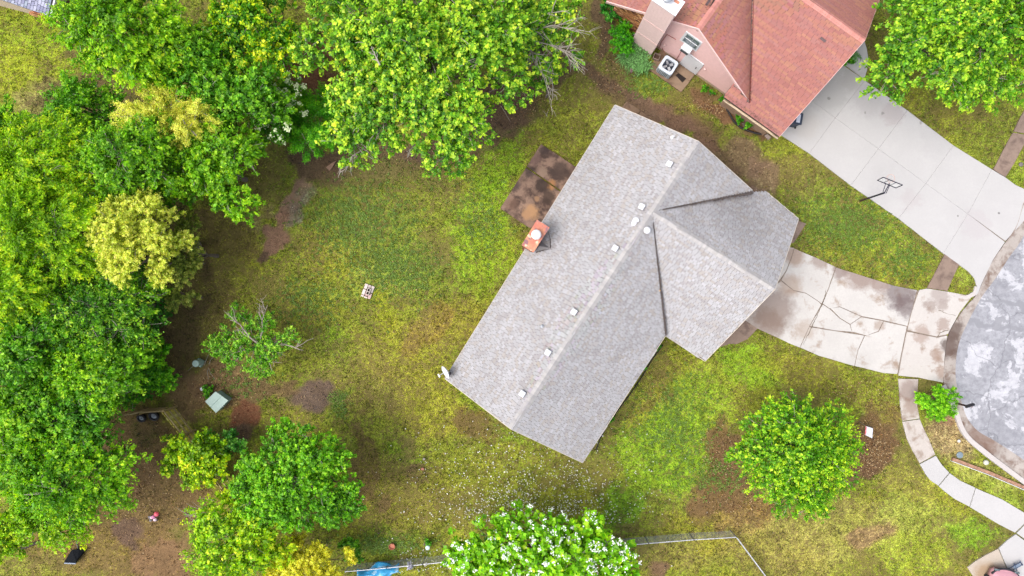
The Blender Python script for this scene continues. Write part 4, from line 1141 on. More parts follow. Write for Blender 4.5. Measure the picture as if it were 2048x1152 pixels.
put2(G().box((0, 0, 0), ((h_ - g_).length + .1, .10, .12), M=M, bev=.01).build("gutter", M_WHITE, sh))
w0, w1 = P(131, 46, 0), P(-120, -20, 0)
g = G(); wall_line(g, w0, w1, -.1, 2.45, 3.6, th=-.15); wall_line(g, w0, P(150, -80), -.1, 2.4, th=.15)
put2(g.build("wall", simple("cream_wall", S((222, 200, 180)), .8), sh))
put2(G().tube([P(104, 22, 2.4) + Vector((.45, -.1, 0)), P(133, 43, .15)], .05, 4).build("downspout", simple("pale_downspout", S((196, 192, 200)), .5), sh))
put2(G().tube([P(133, 43, .2), P(139, 46, .06)], .09, 6).build("drain_elbow", simple("black_elbow", S((32, 38, 50)), .6), sh))
# bricks of that corner
wdd = (w1 - w0).normalized(); wnn = Vector((wdd.y, -wdd.x, 0)); wnn = wnn if wnn.y < 0 else -wnn
bm2 = []
for c in [(196, 140, 100), (176, 112, 80), (214, 168, 120), (158, 96, 70)]:
    me_ = G().box((0, 0, 0), (.24, .09, .085), bev=.01, col=tuple(A(c))).mesh("brick"); me_.materials.append(M_BR); bm2.append(me_)
for r_ in range(11):
    for c_ in range(8 - r_ // 3):
        o = bpy.data.objects.new("brick", random.choice(bm2)); COL.objects.link(o); o.parent = sh
        p = w0 + wdd * (.12 + c_ * .26 + (.13 if r_ % 2 else 0)) + wnn * (.05 + random.uniform(-.01, .02)); o.location = Vector((p.x, p.y, .05 + r_ * .1)) - sh.location; o.rotation_euler = (0, 0, math.atan2(wdd.y, wdd.x))
# rubble stones beside it
M_ROCK = attr_mat("brown_stone", .95, .3, 8)
def rock(p, r_, col, label, group=None, flat=.5, name="stone"):
    rr = random.Random(int(p.x * 100) + int(p.y * 77)); prof = []
    g = G(); n = 9; L = []
    for zz, k in ((-.3, .8), (.1, 1.0), (.55, .85), (.8, .45)):
        for i in range(n):
            a = 2 * math.pi * i / n; q = r_ * k * rr.uniform(.75, 1.15); L.append(p + Vector((q * math.cos(a), q * math.sin(a) * .8, zz * r_ * flat * rr.uniform(.85, 1.15))))
    fs = [(i + k * n, (i + 1) % n + k * n, (i + 1) % n + (k + 1) * n, i + (k + 1) * n) for k in range(3) for i in range(n)] + [tuple(range(3 * n, 4 * n))]
    g.add(L, fs, tuple(A(col)))
    return g.build(name, M_ROCK, None, label, "stone", group)
RUB = [(112, 4, .22, (120, 92, 66), "brown stone at the frame's top edge nearest the small building's white gutter"), (122, 8, .3, (140, 106, 70), "large tan brown stone in the upper middle of the rubble heap"), (133, 4, .26, (112, 84, 62), "dark brown stone at the frame's top edge, right end of the rubble heap"),
    (112, 14, .2, (148, 116, 80), "tan stone against the white gutter in the rubble heap"), (128, 22, .32, (150, 118, 80), "largest tan stone of the rubble heap beside the small building"), (138, 26, .2, (128, 96, 68), "brown stone at the right edge of the rubble heap beside the largest stone"),
    (118, 30, .2, (118, 80, 56), "reddish brown stone just above the downspout of the small building"), (137, 14, .2, (96, 72, 54), "dark stone on the right side of the rubble heap, above the largest stone"), (110, 34, .22, (150, 110, 72), "orange tan stone between the brick corner and the downspout"),
    (124, 38, .18, (132, 98, 70), "lowest brown stone near the downspout's black elbow"), (120, 18, .16, (90, 66, 50), "smallest dark stone in the centre of the rubble heap")]
for x, y, r_, c, lb in RUB: rock(P(x, y, .1), r_, c, lb, None, .6)

# ---------------------------------------------------------------- trees and shrubs
M_LEAF = leaf_mat("leaves"); M_PETAL = leaf_mat("petals", .25)
M_BARK = simple("grey_bark", S((122, 110, 98)), .95, var=.3, scale=9, bump=.5)
M_TWIG = simple("pale_twigs", S((172, 163, 150)), .95, var=.25, scale=9)
def tube_np(paths, n=5):
    V = []; Fc = []; b = 0
    for pts, rad in paths:
        pts = np.asarray(pts, float); rad = np.asarray(rad, float); k = len(pts)
        t = np.gradient(pts, axis=0); t /= np.linalg.norm(t, axis=1, keepdims=True) + 1e-9
        up = np.array([.13, .31, .94]); a = np.cross(t, up); a /= np.linalg.norm(a, axis=1, keepdims=True) + 1e-9; c = np.cross(t, a)
        an = np.arange(n) * 2 * np.pi / n
        ring = pts[:, None] + (a[:, None] * np.cos(an)[None, :, None] + c[:, None] * np.sin(an)[None, :, None]) * rad[:, None, None]
        V.append(ring.reshape(-1, 3))
        i = np.arange(k - 1)[:, None]; j = np.arange(n)[None]
        q = np.stack([i * n + j, i * n + (j + 1) % n, (i + 1) * n + (j + 1) % n, (i + 1) * n + j], -1).reshape(-1, 4) + b
        Fc.append(q); b += k * n
    return np.concatenate(V), np.concatenate(Fc)
def nrmz(a): return a / (np.linalg.norm(a, axis=-1, keepdims=True) + 1e-9)
def bent(a, b, n, rng, wob=.12, sag=0.0):
    t = np.linspace(0, 1, n)[:, None]; L = np.linalg.norm(b - a)
    p = a * (1 - t) + b * t
    off = rng.normal(0, wob * L, (n, 3)) * (np.sin(t * np.pi))
    off = np.cumsum(off, 0) * .5 * np.sin(t * np.pi)
    p = p + off; p[:, 2] += np.sin(t[:, 0] * np.pi) * L * (.12 - sag)
    return p
def leaf_mesh(C, Nr, size, cols, rng, aspect=.6, axis_=None):
    k = len(C)
    a = rng.normal(size=(k, 3)) if axis_ is None else axis_ + rng.normal(0, .35, (k, 3))
    a = nrmz(np.cross(Nr, np.cross(a, Nr) + 1e-6)) if axis_ is None else nrmz(a - Nr * (a * Nr).sum(-1, keepdims=True))
    b = np.cross(Nr, a)
    s = size[:, None]
    vs = np.stack([C - a * s * .5, C + b * s * .5 * aspect - a * s * .08, C + a * s * .5 - Nr * s * .12, C - b * s * .5 * aspect - a * s * .08], 1).reshape(-1, 3)
    fs = np.arange(4 * k).reshape(-1, 4)
    return vs, fs, cols
NLEAF = [0]
def tree(name, label, cat, px, py, rx, ry, top, pal, lobes=9, leaf=.17, lai=4.2, tuft=.42, elong=0.0, droop=0.0, lsz=.42, flat=.42, tips=.35, seed=0, group=None,
         twigs=3, bare=0, aspect=.6, extra=None, low=.35, twigmat=None, skip=0.0, dirbias=None, trunkr=None, ring=1.0, jit=.10, grow=1.0):
    rng = np.random.default_rng(1000 + seed); leaf = leaf * .84; top = top * (.84 if top > 4 else 1)
    zc_ = top * (1 - flat) ; rz = top * flat
    c = P(px, py, zc_ + rz * .3); C0 = np.array([c.x, c.y, zc_])
    k_ = (H - zc_ - rz * .3) / F; RX, RY = rx * k_ * grow * 1.07, ry * k_ * grow * 1.07
    root = empty(name, (c.x, c.y, 0), label, cat, group)
    # lobes
    th = np.arange(lobes) * 2.39996 + rng.random() * 6; rho = np.sqrt((np.arange(lobes) + .35) / lobes) * .80
    th = th + rng.normal(0, .25, lobes); rho = np.clip(rho + rng.normal(0, .07, lobes), 0, .86)
    L = np.stack([rho * np.cos(th) * RX, rho * np.sin(th) * RY, rz * (np.sqrt(1 - rho ** 2) * .72 - .15) + rng.normal(0, .10 * rz, lobes)], -1) + C0
    LR = lsz * (RX + RY) / 2 * rng.uniform(.72, 1.18, lobes) * (1.05 - .35 * rho)
    keepl = rng.random(lobes) >= skip
    # trunk and limbs
    tr = trunkr or max(.04, top * .018)
    base = np.array([c.x, c.y, -.15]); fork = np.array([c.x + rng.normal(0, .1), c.y + rng.normal(0, .1), max(.25, zc_ - rz * .75)])
    paths = [(np.stack([base, base * .4 + fork * .6 + rng.normal(0, .04, 3), fork]), [tr * 1.35, tr, tr * .85])]
    v, f = tube_np(paths, 8); link("trunk", np_mesh("trunk", v, f, None, True), M_BARK, root)
    lp = []; tw = []
    for i in range(lobes):
        e = L[i].copy(); e[2] -= LR[i] * .2
        lp.append((bent(fork, e, 6, rng, .08), np.linspace(tr * .6, tr * .16, 6)))
    # tufts
    TC = []; TD = []; TL = []
    LA = np.sum(LR[keepl] ** 2) * np.pi
    ntuft = int(LA * 1.9 / (tuft * tuft)); 
    wts = LR * LR * keepl; wts = wts / wts.sum()
    li = rng.choice(lobes, ntuft, p=wts)
    d = nrmz(rng.normal(size=(ntuft, 3)) + np.array([0, 0, .45])); d[:, 2] = np.where(d[:, 2] < -low, -d[:, 2], d[:, 2])
    out = L[li] - C0; out[:, 2] = 0; out = nrmz(out + d * [.9, .9, 0] * (RX + RY) * .2 + 1e-4)
    rr = LR[li] * np.clip(rng.normal(.92, jit * 1.3, ntuft), .35, 1.35)
    TC = L[li] + d * rr[:, None] * np.array([1, 1, .72])
    TC[:, 2] = np.maximum(TC[:, 2], .12)
    if droop: TC[:, 2] -= droop * (np.hypot((TC[:, 0] - C0[0]) / RX, (TC[:, 1] - C0[1]) / RY) ** 2) * rz
    TC[:, 2] = np.maximum(TC[:, 2], .12)
    TD = nrmz(d * .8 + out * (.4 + elong) + np.array([0, 0, .25]))
    if dirbias is not None: TD = nrmz(TD + np.array(dirbias))
    tcolor = np.clip(rng.normal(.45, .22, ntuft) + rng.normal(0, .16, lobes)[li] + .18 * (vnoise(TC[:, 0], TC[:, 1], .8, 300 + seed) - .5) * 2, 0, 1)
    area = math.pi * RX * RY
    nl = int(area * lai * (1 - skip * .8) / (leaf * leaf * aspect * .5))
    per = rng.integers(0, ntuft, nl)
    # leaves of a tuft lie along a short shoot; those near the tip are new growth
    s = rng.beta(1.3, 1.2, nl)
    base_off = rng.normal(0, 1, (nl, 3)) * (tuft * .26 * (1.15 - .55 * s))[:, None]
    LC = TC[per] + TD[per] * ((s - .35) * tuft * (1.0 + elong))[:, None] + base_off
    Nr = nrmz(TD[per] * .55 + np.array([0, 0, .55]) + rng.normal(0, .55, (nl, 3)))
    tt = np.clip(.55 * tcolor[per] + tips * (s ** 2) * 1.6 - .12 + rng.normal(0, .12, nl), 0, 1)[:, None]
    p0, p1, p2 = [AL(q) for q in pal]
    cols = np.where(tt < .5, p0 * (1 - tt * 2) + p1 * tt * 2, p1 * (2 - tt * 2) + p2 * (tt * 2 - 1)) * rng.uniform(.75, 1.25, (nl, 1)) * rng.normal(1, .07, (nl, 3)).clip(.8, 1.2)
    # inner leaves fill the heart of the crown
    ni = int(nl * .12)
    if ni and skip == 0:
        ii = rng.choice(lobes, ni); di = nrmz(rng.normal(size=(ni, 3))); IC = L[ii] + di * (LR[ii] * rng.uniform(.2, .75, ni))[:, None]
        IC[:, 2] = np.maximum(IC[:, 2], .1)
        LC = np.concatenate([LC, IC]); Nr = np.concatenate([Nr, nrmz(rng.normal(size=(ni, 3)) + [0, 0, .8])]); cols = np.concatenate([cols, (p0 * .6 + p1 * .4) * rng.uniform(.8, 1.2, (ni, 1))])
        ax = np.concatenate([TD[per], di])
    else: ax = TD[per]
    LC[:, 2] = np.maximum(LC[:, 2], .04)
    sz = leaf * np.clip(np.exp(rng.normal(-.08, .36, len(LC))), .35, 1.9)
    v, f, cc = leaf_mesh(LC, Nr, sz, cols, rng, aspect, ax)
    NLEAF[0] += len(LC)
    link("crown", np_mesh("crown", v, f, np.clip(cc, 0, 1)), M_LEAF, root)
    # twigs
    for i in range(int(ntuft * twigs / 20) + 1):
        j = rng.integers(ntuft); a = L[li[j]]
        tw.append((bent(a, TC[j] + TD[j] * tuft * .4, 5, rng, .1), np.linspace(tr * .12, .012, 5)))
    v, f = tube_np(lp, 6); link("limbs", np_mesh("limbs", v, f, None, True), M_BARK, root)
    if bare:
        # bare grey branches that reach out of the foliage
        for (bx, by, ex_, ey_, bz, nb) in bare:
            s0_ = np.array(P(bx, by, bz)); e0 = np.array(P(ex_, ey_, bz))
            main = bent(s0_, e0, 9, rng, .05); tw.append((main, np.linspace(.05, .016, 9)))
            ln = np.linalg.norm(e0 - s0_)
            for q in range(nb):
                u = rng.uniform(.1, .95); m0 = main[int(u * 8)]; dirv = nrmz(e0 - s0_) + rng.normal(0, .5, 3) * [1, 1, .5]; e1 = m0 + nrmz(dirv) * ln * rng.uniform(.15, .5)
                br_ = bent(m0, e1, 6, rng, .07); tw.append((br_, np.linspace(.028, .009, 6)))
                for q2 in range(3):
                    m1 = br_[rng.integers(1, 5)]; e2 = m1 + nrmz(dirv + rng.normal(0, .7, 3) * [1, 1, .4]) * ln * rng.uniform(.08, .22); tw.append((bent(m1, e2, 4, rng, .08), np.linspace(.013, .006, 4)))
    v, f = tube_np(tw, 4); link("twigs", np_mesh("twigs", v, f, None, True), twigmat or M_TWIG, root, kind="stuff")
    if extra:      # blossom or other accent: colour, fraction, size, mode
        ec, frac, es = extra; ne = int(nl * frac)
        cl = max(1, ne // 7); hub = rng.integers(0, ntuft, cl); hp = TC[hub] + TD[hub] * tuft * .75 + np.array([0, 0, tuft * .25])
        hi_ = rng.integers(0, cl, ne); EC = hp[hi_] + rng.normal(0, tuft * .17, (ne, 3)); EN = nrmz(rng.normal(0, .4, (ne, 3)) + [0, 0, 1])
        v, f, cc = leaf_mesh(EC, EN, es * rng.uniform(.7, 1.3, ne), AL(ec) * rng.uniform(.85, 1.1, (ne, 1)), rng, .9)
        link("blossom", np_mesh("blossom", v, f, np.clip(cc, 0, 1)), M_PETAL, root)
    return root

PG = ((64, 116, 8), (116, 168, 14), (182, 218, 40))        # fresh green
PD = ((52, 106, 12), (94, 152, 20), (158, 202, 44))       # deep green
PY = ((80, 124, 10), (140, 182, 16), (206, 226, 36))     # yellow green
PM = ((56, 108, 24), (118, 166, 34), (196, 218, 60))     # maple, pale tips
PC = ((128, 140, 30), (190, 198, 66), (226, 228, 108))    # golden
PO = ((176, 178, 60), (218, 216, 92), (240, 236, 130))   # pale straw gold
fg = "trees crowded along the left boundary"
T = tree
T("maple_tree", "huge spreading maple with pale yellow-green shoot tips, top centre behind the grey house", "tree", 840, 110, 250, 235, 12, PM, lobes=34, leaf=.18, lai=4.0, tuft=.42, lsz=.25, seed=1, tips=.5, twigs=4,
  bare=[(735, 290, 690, 345, 6.5, 9), (760, 220, 700, 235, 8, 6), (760, 130, 745, 100, 9.5, 5), (830, 285, 815, 315, 7, 4), (900, 240, 880, 225, 8, 4)], aspect=.75, jit=.14)
T("thin_maple_tree", "half bare maple with long pale grey branches right of the huge maple", "tree", 1085, 60, 98, 95, 8, PM, lobes=16, leaf=.19, lai=3.0, tuft=.4, lsz=.3, seed=2, skip=.15, tips=.5,
  bare=[(1045, 60, 1180, 70, 6, 12), (1060, 80, 1170, 125, 5.5, 14), (1050, 80, 1100, 190, 5.5, 10), (1070, 40, 1130, 20, 6, 5)], aspect=.75)
T("leafy_branch_tree", "small young maple with bright tips at the lower right of the half bare maple", "tree", 1098, 165, 42, 50, 5, PM, lobes=6, leaf=.17, lai=2.6, tuft=.35, lsz=.42, seed=3, skip=.2, tips=.5, bare=[(1090, 120, 1105, 200, 4.5, 6)], aspect=.7)
T("ash_tree", "bright green tree at the top left beside the corner building", "tree", 270, 60, 150, 120, 11, ((68, 118, 8), (124, 174, 14), (194, 220, 38)), lobes=26, leaf=.18, lsz=.29, tuft=.42, elong=.8, seed=4, jit=.14)
T("hackberry_tree", "tree with golden-green tips on the top edge left of the huge maple", "tree", 520, 60, 95, 120, 9, ((34, 92, 8), (96, 156, 10), (204, 208, 24)), lobes=18, leaf=.18, lsz=.31, seed=5, tips=.5)
T("elm_tree", "dark green tree under the bright crown at the top left, above the pale gold tree", "tree", 400, 165, 100, 85, 9.5, PD, lobes=14, leaf=.18, seed=6, elong=.4)
T("dark_elm_tree", "deep green tree between the golden-tipped tree and the white blossoming shrub", "tree", 490, 200, 80, 70, 8.5, PD, lobes=12, leaf=.18, seed=7, grow=1.15)
T("tamarisk_tree", "pale gold feathery tree with fine twigs near the top left", "tree", 355, 235, 95, 52, 10, PO, lobes=12, leaf=.11, lai=3.6, tuft=.4, elong=.6, seed=8, twigs=14, aspect=.35, tips=.2)
T("blossoming_shrub", "dark green shrub with creamy white flower sprays left of the light green bush", "shrub", 548, 225, 50, 75, 6, PD, lobes=9, leaf=.16, seed=9, extra=((206, 214, 176), .22, .11), elong=.5)
T("light_green_bush", "light green feathery bush below the patch of red soil", "bush", 625, 245, 58, 66, 4.5, ((48, 116, 6), (84, 158, 8), (140, 196, 20)), lobes=11, leaf=.11, lai=3.8, seed=10, aspect=.35, elong=.5)
T("young_elm_tree", "small dark green tree at the edge of the upper left lawn", "tree", 165, 215, 60, 50, 8, PD, lobes=9, leaf=.16, seed=11, grow=1.15, elong=.9)
T("mulberry_tree", "broad green tree on the lawn side below the pale gold tree", "tree", 420, 330, 90, 95, 8.5, PG, lobes=16, leaf=.19, seed=12, grow=1.15, tips=.3, group=None)
T("poplar_tree", "mid green tree between the pale gold tree and the round golden cedar", "tree", 270, 320, 100, 80, 10, PG, lobes=16, leaf=.18, seed=13, grow=1.15)
T("feathery_tree", "feathery yellow-green tree at the left edge below the upper left lawn", "tree", 70, 330, 110, 80, 10.5, PY, lobes=18, leaf=.16, seed=14, grow=1.15, elong=1.0, aspect=.45)
T("left_edge_tree", "small green tree at the left edge where the lawn ends", "tree", 15, 255, 50, 40, 8, PD, lobes=7, leaf=.16, seed=15, grow=1.15, elong=.6)
T("golden_cedar_tree", "round lumpy golden yellow cedar among the green trees on the left", "tree", 276, 472, 100, 92, 11.5, PC, lobes=44, leaf=.12, lai=5.4, tuft=.26, lsz=.23, seed=16, grow=1.05, tips=.5, aspect=.5, twigs=2, jit=.06)
T("olive_cedar_shrub", "olive green bushy cedar hanging over the lawn edge right of the golden cedar", "shrub", 370, 505, 40, 74, 7, ((88, 108, 34), (142, 152, 58), (190, 190, 90)), lobes=9, leaf=.12, tuft=.26, seed=17, aspect=.4)
T("grey_olive_shrub", "small olive shrub lowest of the golden cedar's skirt at the lawn edge", "shrub", 360, 596, 36, 25, 4, ((96, 112, 44), (146, 156, 66), (190, 192, 100)), lobes=6, leaf=.12, tuft=.24, seed=18, aspect=.4)
T("locust_tree", "feathery yellow-green tree at the left edge level with the golden cedar", "tree", 90, 460, 110, 95, 11, PY, lobes=22, leaf=.15, seed=19, grow=1.15, elong=1.1, aspect=.42, lsz=.3)
T("pecan_tree", "lime green drooping tree at the left edge below the golden cedar's level", "tree", 40, 570, 80, 70, 11, PY, lobes=14, leaf=.16, seed=20, grow=1.15, elong=1.0, aspect=.42)
T("twiggy_tree", "open tree with pale twigs showing below the golden cedar", "tree", 215, 615, 105, 85, 8.5, ((40, 94, 10), (98, 152, 20), (180, 206, 52)), lobes=18, leaf=.15, lai=3.4, seed=21, grow=1.15, twigs=8, elong=.4)
T("dark_green_tree", "deep green tree in the lower part of the left wood", "tree", 70, 690, 90, 70, 9.5, PD, lobes=14, leaf=.18, seed=22, grow=1.15)
T("bright_tree", "bright green tree in the left wood left of the vine covered bank", "tree", 190, 740, 95, 75, 8.5, PG, lobes=16, leaf=.17, seed=23, grow=1.15, elong=.5)
T("vine_thicket", "low bright green vine thicket bordering the lawn above the wooden fence", "thicket", 290, 735, 66, 88, 2.6, ((42, 112, 6), (96, 164, 12), (160, 208, 28)), lobes=14, leaf=.13, lai=4, tuft=.3, seed=24, lsz=.32, flat=.6)
T("oak_tree", "dark green tree over the left end of the wooden fence", "tree", 130, 830, 110, 70, 8.5, PD, lobes=18, leaf=.18, seed=25, grow=1.15)
T("corner_tree", "green tree at the left edge above the lower left clearing", "tree", 30, 850, 70, 90, 9.5, PG, lobes=13, leaf=.18, seed=26, grow=1.15)
T("spreading_elm_tree", "green tree spreading towards the clearing at the lower left", "tree", 140, 945, 108, 80, 8.5, ((62, 118, 8), (114, 168, 14), (182, 216, 36)), lobes=18, leaf=.18, seed=27, grow=1.15, elong=.7)
T("lower_left_tree", "lime green tree over the tipped black stand at the lower left", "tree", 105, 1020, 75, 58, 7.5, PY, lobes=13, leaf=.17, seed=28, grow=1.15, elong=.6)
T("edge_tree", "yellow green tree in the lower left corner", "tree", 8, 1060, 48, 50, 7.5, PY, lobes=8, leaf=.17, seed=29, grow=1.15)
T("crab_apple_tree", "thin half bare tree with pale branches on the lawn near the green cabinets", "tree", 505, 685, 92, 70, 4.6, ((62, 122, 20), (118, 168, 36), (176, 206, 72)), lobes=18, leaf=.15, lai=2.3, tuft=.3, lsz=.27, seed=30, skip=.15, twigs=8,
  bare=[(520, 690, 535, 610, 3.2, 6), (520, 690, 600, 700, 3.2, 7), (520, 690, 460, 640, 3.4, 6), (520, 690, 545, 745, 3, 6), (520, 690, 455, 715, 3, 5)], twigmat=simple("pale_grey_branch", S((168, 156, 144)), .95))
T("lime_shrub", "lime green shrub beside the wooden fence, left of the round green tree", "shrub", 390, 908, 68, 62, 3.6, ((84, 128, 8), (150, 186, 16), (214, 226, 32)), lobes=10, leaf=.17, seed=31, tips=.4, aspect=.8)
T("fence_shrub", "dark green shrub right of the lime shrub along the wooden fence", "shrub", 452, 890, 40, 34, 2.6, ((40, 98, 24), (74, 136, 40), (130, 178, 70)), lobes=7, leaf=.14, seed=32)
T("pear_tree", "dense round green tree at the lower centre left", "tree", 598, 955, 132, 114, 8, ((58, 112, 8), (106, 166, 16), (172, 212, 42)), lobes=44, leaf=.15, lai=4.8, tuft=.32, lsz=.23, seed=33, grow=1.05, tips=.3, aspect=.75, jit=.05)
T("young_pear_tree", "bright green tree on the bottom edge left of the dense round tree", "tree", 484, 1072, 98, 92, 6.5, ((84, 128, 10), (150, 190, 16), (212, 228, 40)), lobes=15, leaf=.17, seed=34, grow=1.05, tips=.35, aspect=.75)
T("golden_thread_tree", "orange-yellow conifer on the bottom edge below the dense round tree", "tree", 612, 1125, 98, 52, 5, ((150, 150, 26), (206, 202, 52), (234, 228, 92)), lobes=16, leaf=.13, tuft=.3, seed=35, aspect=.4, lsz=.28)
T("privet_shrub", "dark green shrub right of the orange-yellow conifer", "shrub", 705, 1095, 22, 34, 1.8, PD, lobes=5, leaf=.11, tuft=.22, seed=36)
T("white_blossom_tree", "lime green catalpa-like tree covered in white blossom on the bottom edge", "tree", 1090, 1114, 216, 94, 6.2, ((86, 140, 8), (136, 190, 20), (192, 226, 44)), lobes=34, leaf=.24, lai=4.8, tuft=.40, lsz=.22, seed=37, grow=1.05, extra=((226, 232, 214), .16, .095), aspect=.85, tips=.3)
T("ornamental_pear_tree", "round green tree with yellow-green top in the front lawn", "tree", 1600, 903, 113, 118, 7, ((56, 108, 10), (102, 158, 18), (186, 210, 42)), lobes=34, leaf=.16, lai=4.2, tuft=.36, lsz=.29, seed=38, grow=1.05, tips=.5, elong=.4)
T("large_oak_tree", "large green tree at the top right corner beside the pale driveway", "tree", 1942, 66, 205, 160, 10, ((40, 94, 14), (106, 158, 26), (184, 208, 56)), lobes=34, leaf=.19, lsz=.25, seed=39, grow=1.05, tips=.45, elong=.5, jit=.14)
T("boxwood_shrub", "low bright green shrub by the black mailbox at the kerb", "shrub", 1873, 803, 52, 33, 1.5, ((70, 134, 8), (116, 178, 16), (172, 214, 40)), lobes=9, leaf=.11, tuft=.22, seed=40, lsz=.36, flat=.55, aspect=.5)
T("juniper_bush", "bright green rounded bush against the brick wall of the red house", "bush", 1243, 80, 22, 38, 1.2, ((40, 120, 4), (74, 156, 8), (120, 190, 18)), lobes=7, leaf=.09, tuft=.2, seed=41, flat=.6, aspect=.4)
T("leafy_hosta", "dark leafy clump at the left end of the red house", "bush", 1222, 22, 20, 26, 1.0, ((24, 86, 16), (50, 128, 26), (110, 176, 60)), lobes=6, leaf=.18, tuft=.22, seed=42, flat=.6, aspect=.35)
for i, (x, y, r_, lab) in enumerate([(1408, 178, 8, "small green weed clump in the mulch below the pink wall, nearest the concrete pad"), (1422, 186, 6, "tiny green weed in the mulch bed, second from the concrete pad"), (1443, 200, 8, "green weed clump in the mulch below the start of the beige gutter"),
        (1478, 238, 10, "green plant clump inside the bend of the black drain pipe"), (1495, 252, 9, "olive weed clump beside the black pipe near the roof corner"), (1313, 690, 10, "green plant at the corner where the two grey roofs meet"), (1300, 706, 8, "small green plant along the front wall of the grey house"),
        (1284, 735, 7, "lowest small plant along the front wall of the grey house"), (1697, 122, 11, "green plant between the red roof and the curved walk"), (414, 783, 12, "weeds behind the large green cabinet"), (856, 1084, 8, "grass tuft above the pale canister by the wire fence"), (1224, 838, 6, "green weed by the front edge of the grey roof")]):
    T("garden_plant", lab, "plant", x, y, r_, r_, .5, ((40, 110, 10), (84, 154, 20), (140, 196, 44)), lobes=4, leaf=.08, tuft=.14, seed=60 + i, flat=.6, twigs=1, group=None)
NL = NLEAF[0]
k = 30000; q = RNG.uniform(0, 1, (k, 2)); ux = -40 + q[:, 0] * 560; uy = 230 + q[:, 1] * 660
ok = (ux < 330 - np.abs(uy - 620) * .25 + 20 * np.sin(uy / 30)) | ((uy < 420) & (ux < 700 - uy)) 
ok &= (uy < 800) | (ux < 200)
ux, uy = ux[ok], uy[ok]; k = len(ux); uh = RNG.uniform(.1, 1.6, k) * vnoise(ux, uy, .03, 7) 
cpos = np.stack([(ux - 1024) * (H - uh) / F, (576 - uy) * (H - uh) / F, uh], -1)
v, f, cc = leaf_mesh(cpos, nrmz(RNG.normal(0, .5, (k, 3)) + [0, 0, 1]), RNG.uniform(.15, .35, k), AL((56, 120, 20)) * RNG.uniform(.5, 1.3, (k, 1)), RNG, .5)
link("undergrowth", np_mesh("undergrowth", v, f, np.clip(cc, 0, 1)), M_LEAF, None, "green undergrowth between the trunks of the left wood", "undergrowth", kind='stuff')

# strap-leaved iris clump
def iris(name, label, px, py, rx, ry, n, seed, fl=None):
    rng = np.random.default_rng(seed); root = empty(name, P(px, py), label, "plant")
    V = []; Fc = []; Cc = []; b = 0
    for i in range(n):
        a = rng.uniform(0, 2 * np.pi); q = np.sqrt(rng.random()); c = P(px + rx * q * math.cos(a), py + ry * q * math.sin(a)); c = np.array(c)
        d = rng.normal(0, 1, 2) + np.array([-.35, -.9]) * .9; d = d / np.linalg.norm(d); L = rng.uniform(.4, .75); w_ = rng.uniform(.018, .03); s = np.array([-d[1], d[0], 0]) * w_; d3 = np.array([d[0], d[1], 0])
        pts = [c, c + d3 * L * .25 + [0, 0, .3], c + d3 * L * .6 + [0, 0, .42], c + d3 * L + [0, 0, .22]]
        for k, p in enumerate(pts): ww = (1, 1, .8, .1)[k]; V += [p - s * ww, p + s * ww]
        for k in range(3): Fc.append([b + 2 * k, b + 2 * k + 2, b + 2 * k + 3, b + 2 * k + 1]); Cc.append(AL((104, 146, 84)) * rng.uniform(.45, 1.6))
        b += 8
    link("leaves", np_mesh("leaves", np.array(V), np.array(Fc), np.clip(np.array(Cc), 0, 1)), M_LEAF, root)
    if fl:
        rngc = rng
        for (x, y, c) in fl:
            C = np.array(P(x, y, .55)) + rng.normal(0, .05, (10, 3)); v, f, cc = leaf_mesh(C, nrmz(rng.normal(0, .4, (10, 3)) + [0, 0, 1]), np.full(10, .1), np.tile(A(c), (10, 1)), rng, .8); link("flower", np_mesh("flower", v, f, cc), M_PETAL, root)
iris("iris_clump", "strap-leaved grey green plant clump beside the pink chimney and concrete pad", 1266, 112, 24, 20, 420, 5, [(1259, 100, (200, 180, 210)), (1262, 142, (168, 120, 140)), (1250, 104, (210, 200, 220))])
iris("iris_clump", "lower strap-leaved clump nearest the outdoor air conditioner", 1284, 130, 16, 13, 160, 6, [])
iris("daylily_clump", "yellow flowering plant at the edge of the red roof by the curved walk", 1704, 108, 9, 8, 60, 7, [(1707, 103, (240, 190, 20)), (1703, 108, (236, 170, 20)), (1699, 114, (240, 196, 30))])

# ---------------------------------------------------------------- grass, petals, litter
def in_poly(X, Y, poly):
    c = np.zeros(X.shape, bool); n = len(poly); j = n - 1
    for i in range(n):
        xi, yi = poly[i]; xj, yj = poly[j]
        if yi != yj:
            m_ = ((yi > Y) != (yj > Y)) & (X < (xj - xi) * (Y - yi) / (yj - yi) + xi); c ^= m_
        j = i
    return c
HOUSE = [[(1230, 225), (1375, 295), (1490, 385), (1580, 445), (1535, 580), (1405, 705), (1325, 665), (1160, 905), (1030, 850), (905, 750)], [(1225, 20), (1460, 190), (1555, 255), (1715, 80), (1745, -60), (1225, -60)], [(0, 0), (120, 35), (130, -40), (-60, -60)]]
HP = [[(P(x, y).x, P(x, y).y) for x, y in h] for h in HOUSE]
def hard(X, Y, houses=True):
    m_ = np.zeros(X.shape, bool)
    for p in HARD + (HP if houses else []): m_ |= in_poly(X, Y, p)
    return m_
n = 260000
gx = RNG.uniform(-32.6, 32.6, n); gy = RNG.uniform(-18.6, 18.6, n)
ok = ~hard(gx, gy); ppx = 1024 + gx * F / H; ppy = 576 - gy * F / H
ok &= ~((ppx < 300) & (ppy > 260) & (ppy < 800)) 
gx = gx[ok]; gy = gy[ok]
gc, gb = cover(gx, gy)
keep = RNG.random(len(gx)) > gb * .8 + .14 + .65 * (fbm(gx, gy, 4.5, 421, 3) < .47)
gx, gy, gc, gb = gx[keep], gy[keep], gc[keep], gb[keep]
print("grass tufts", len(gx))
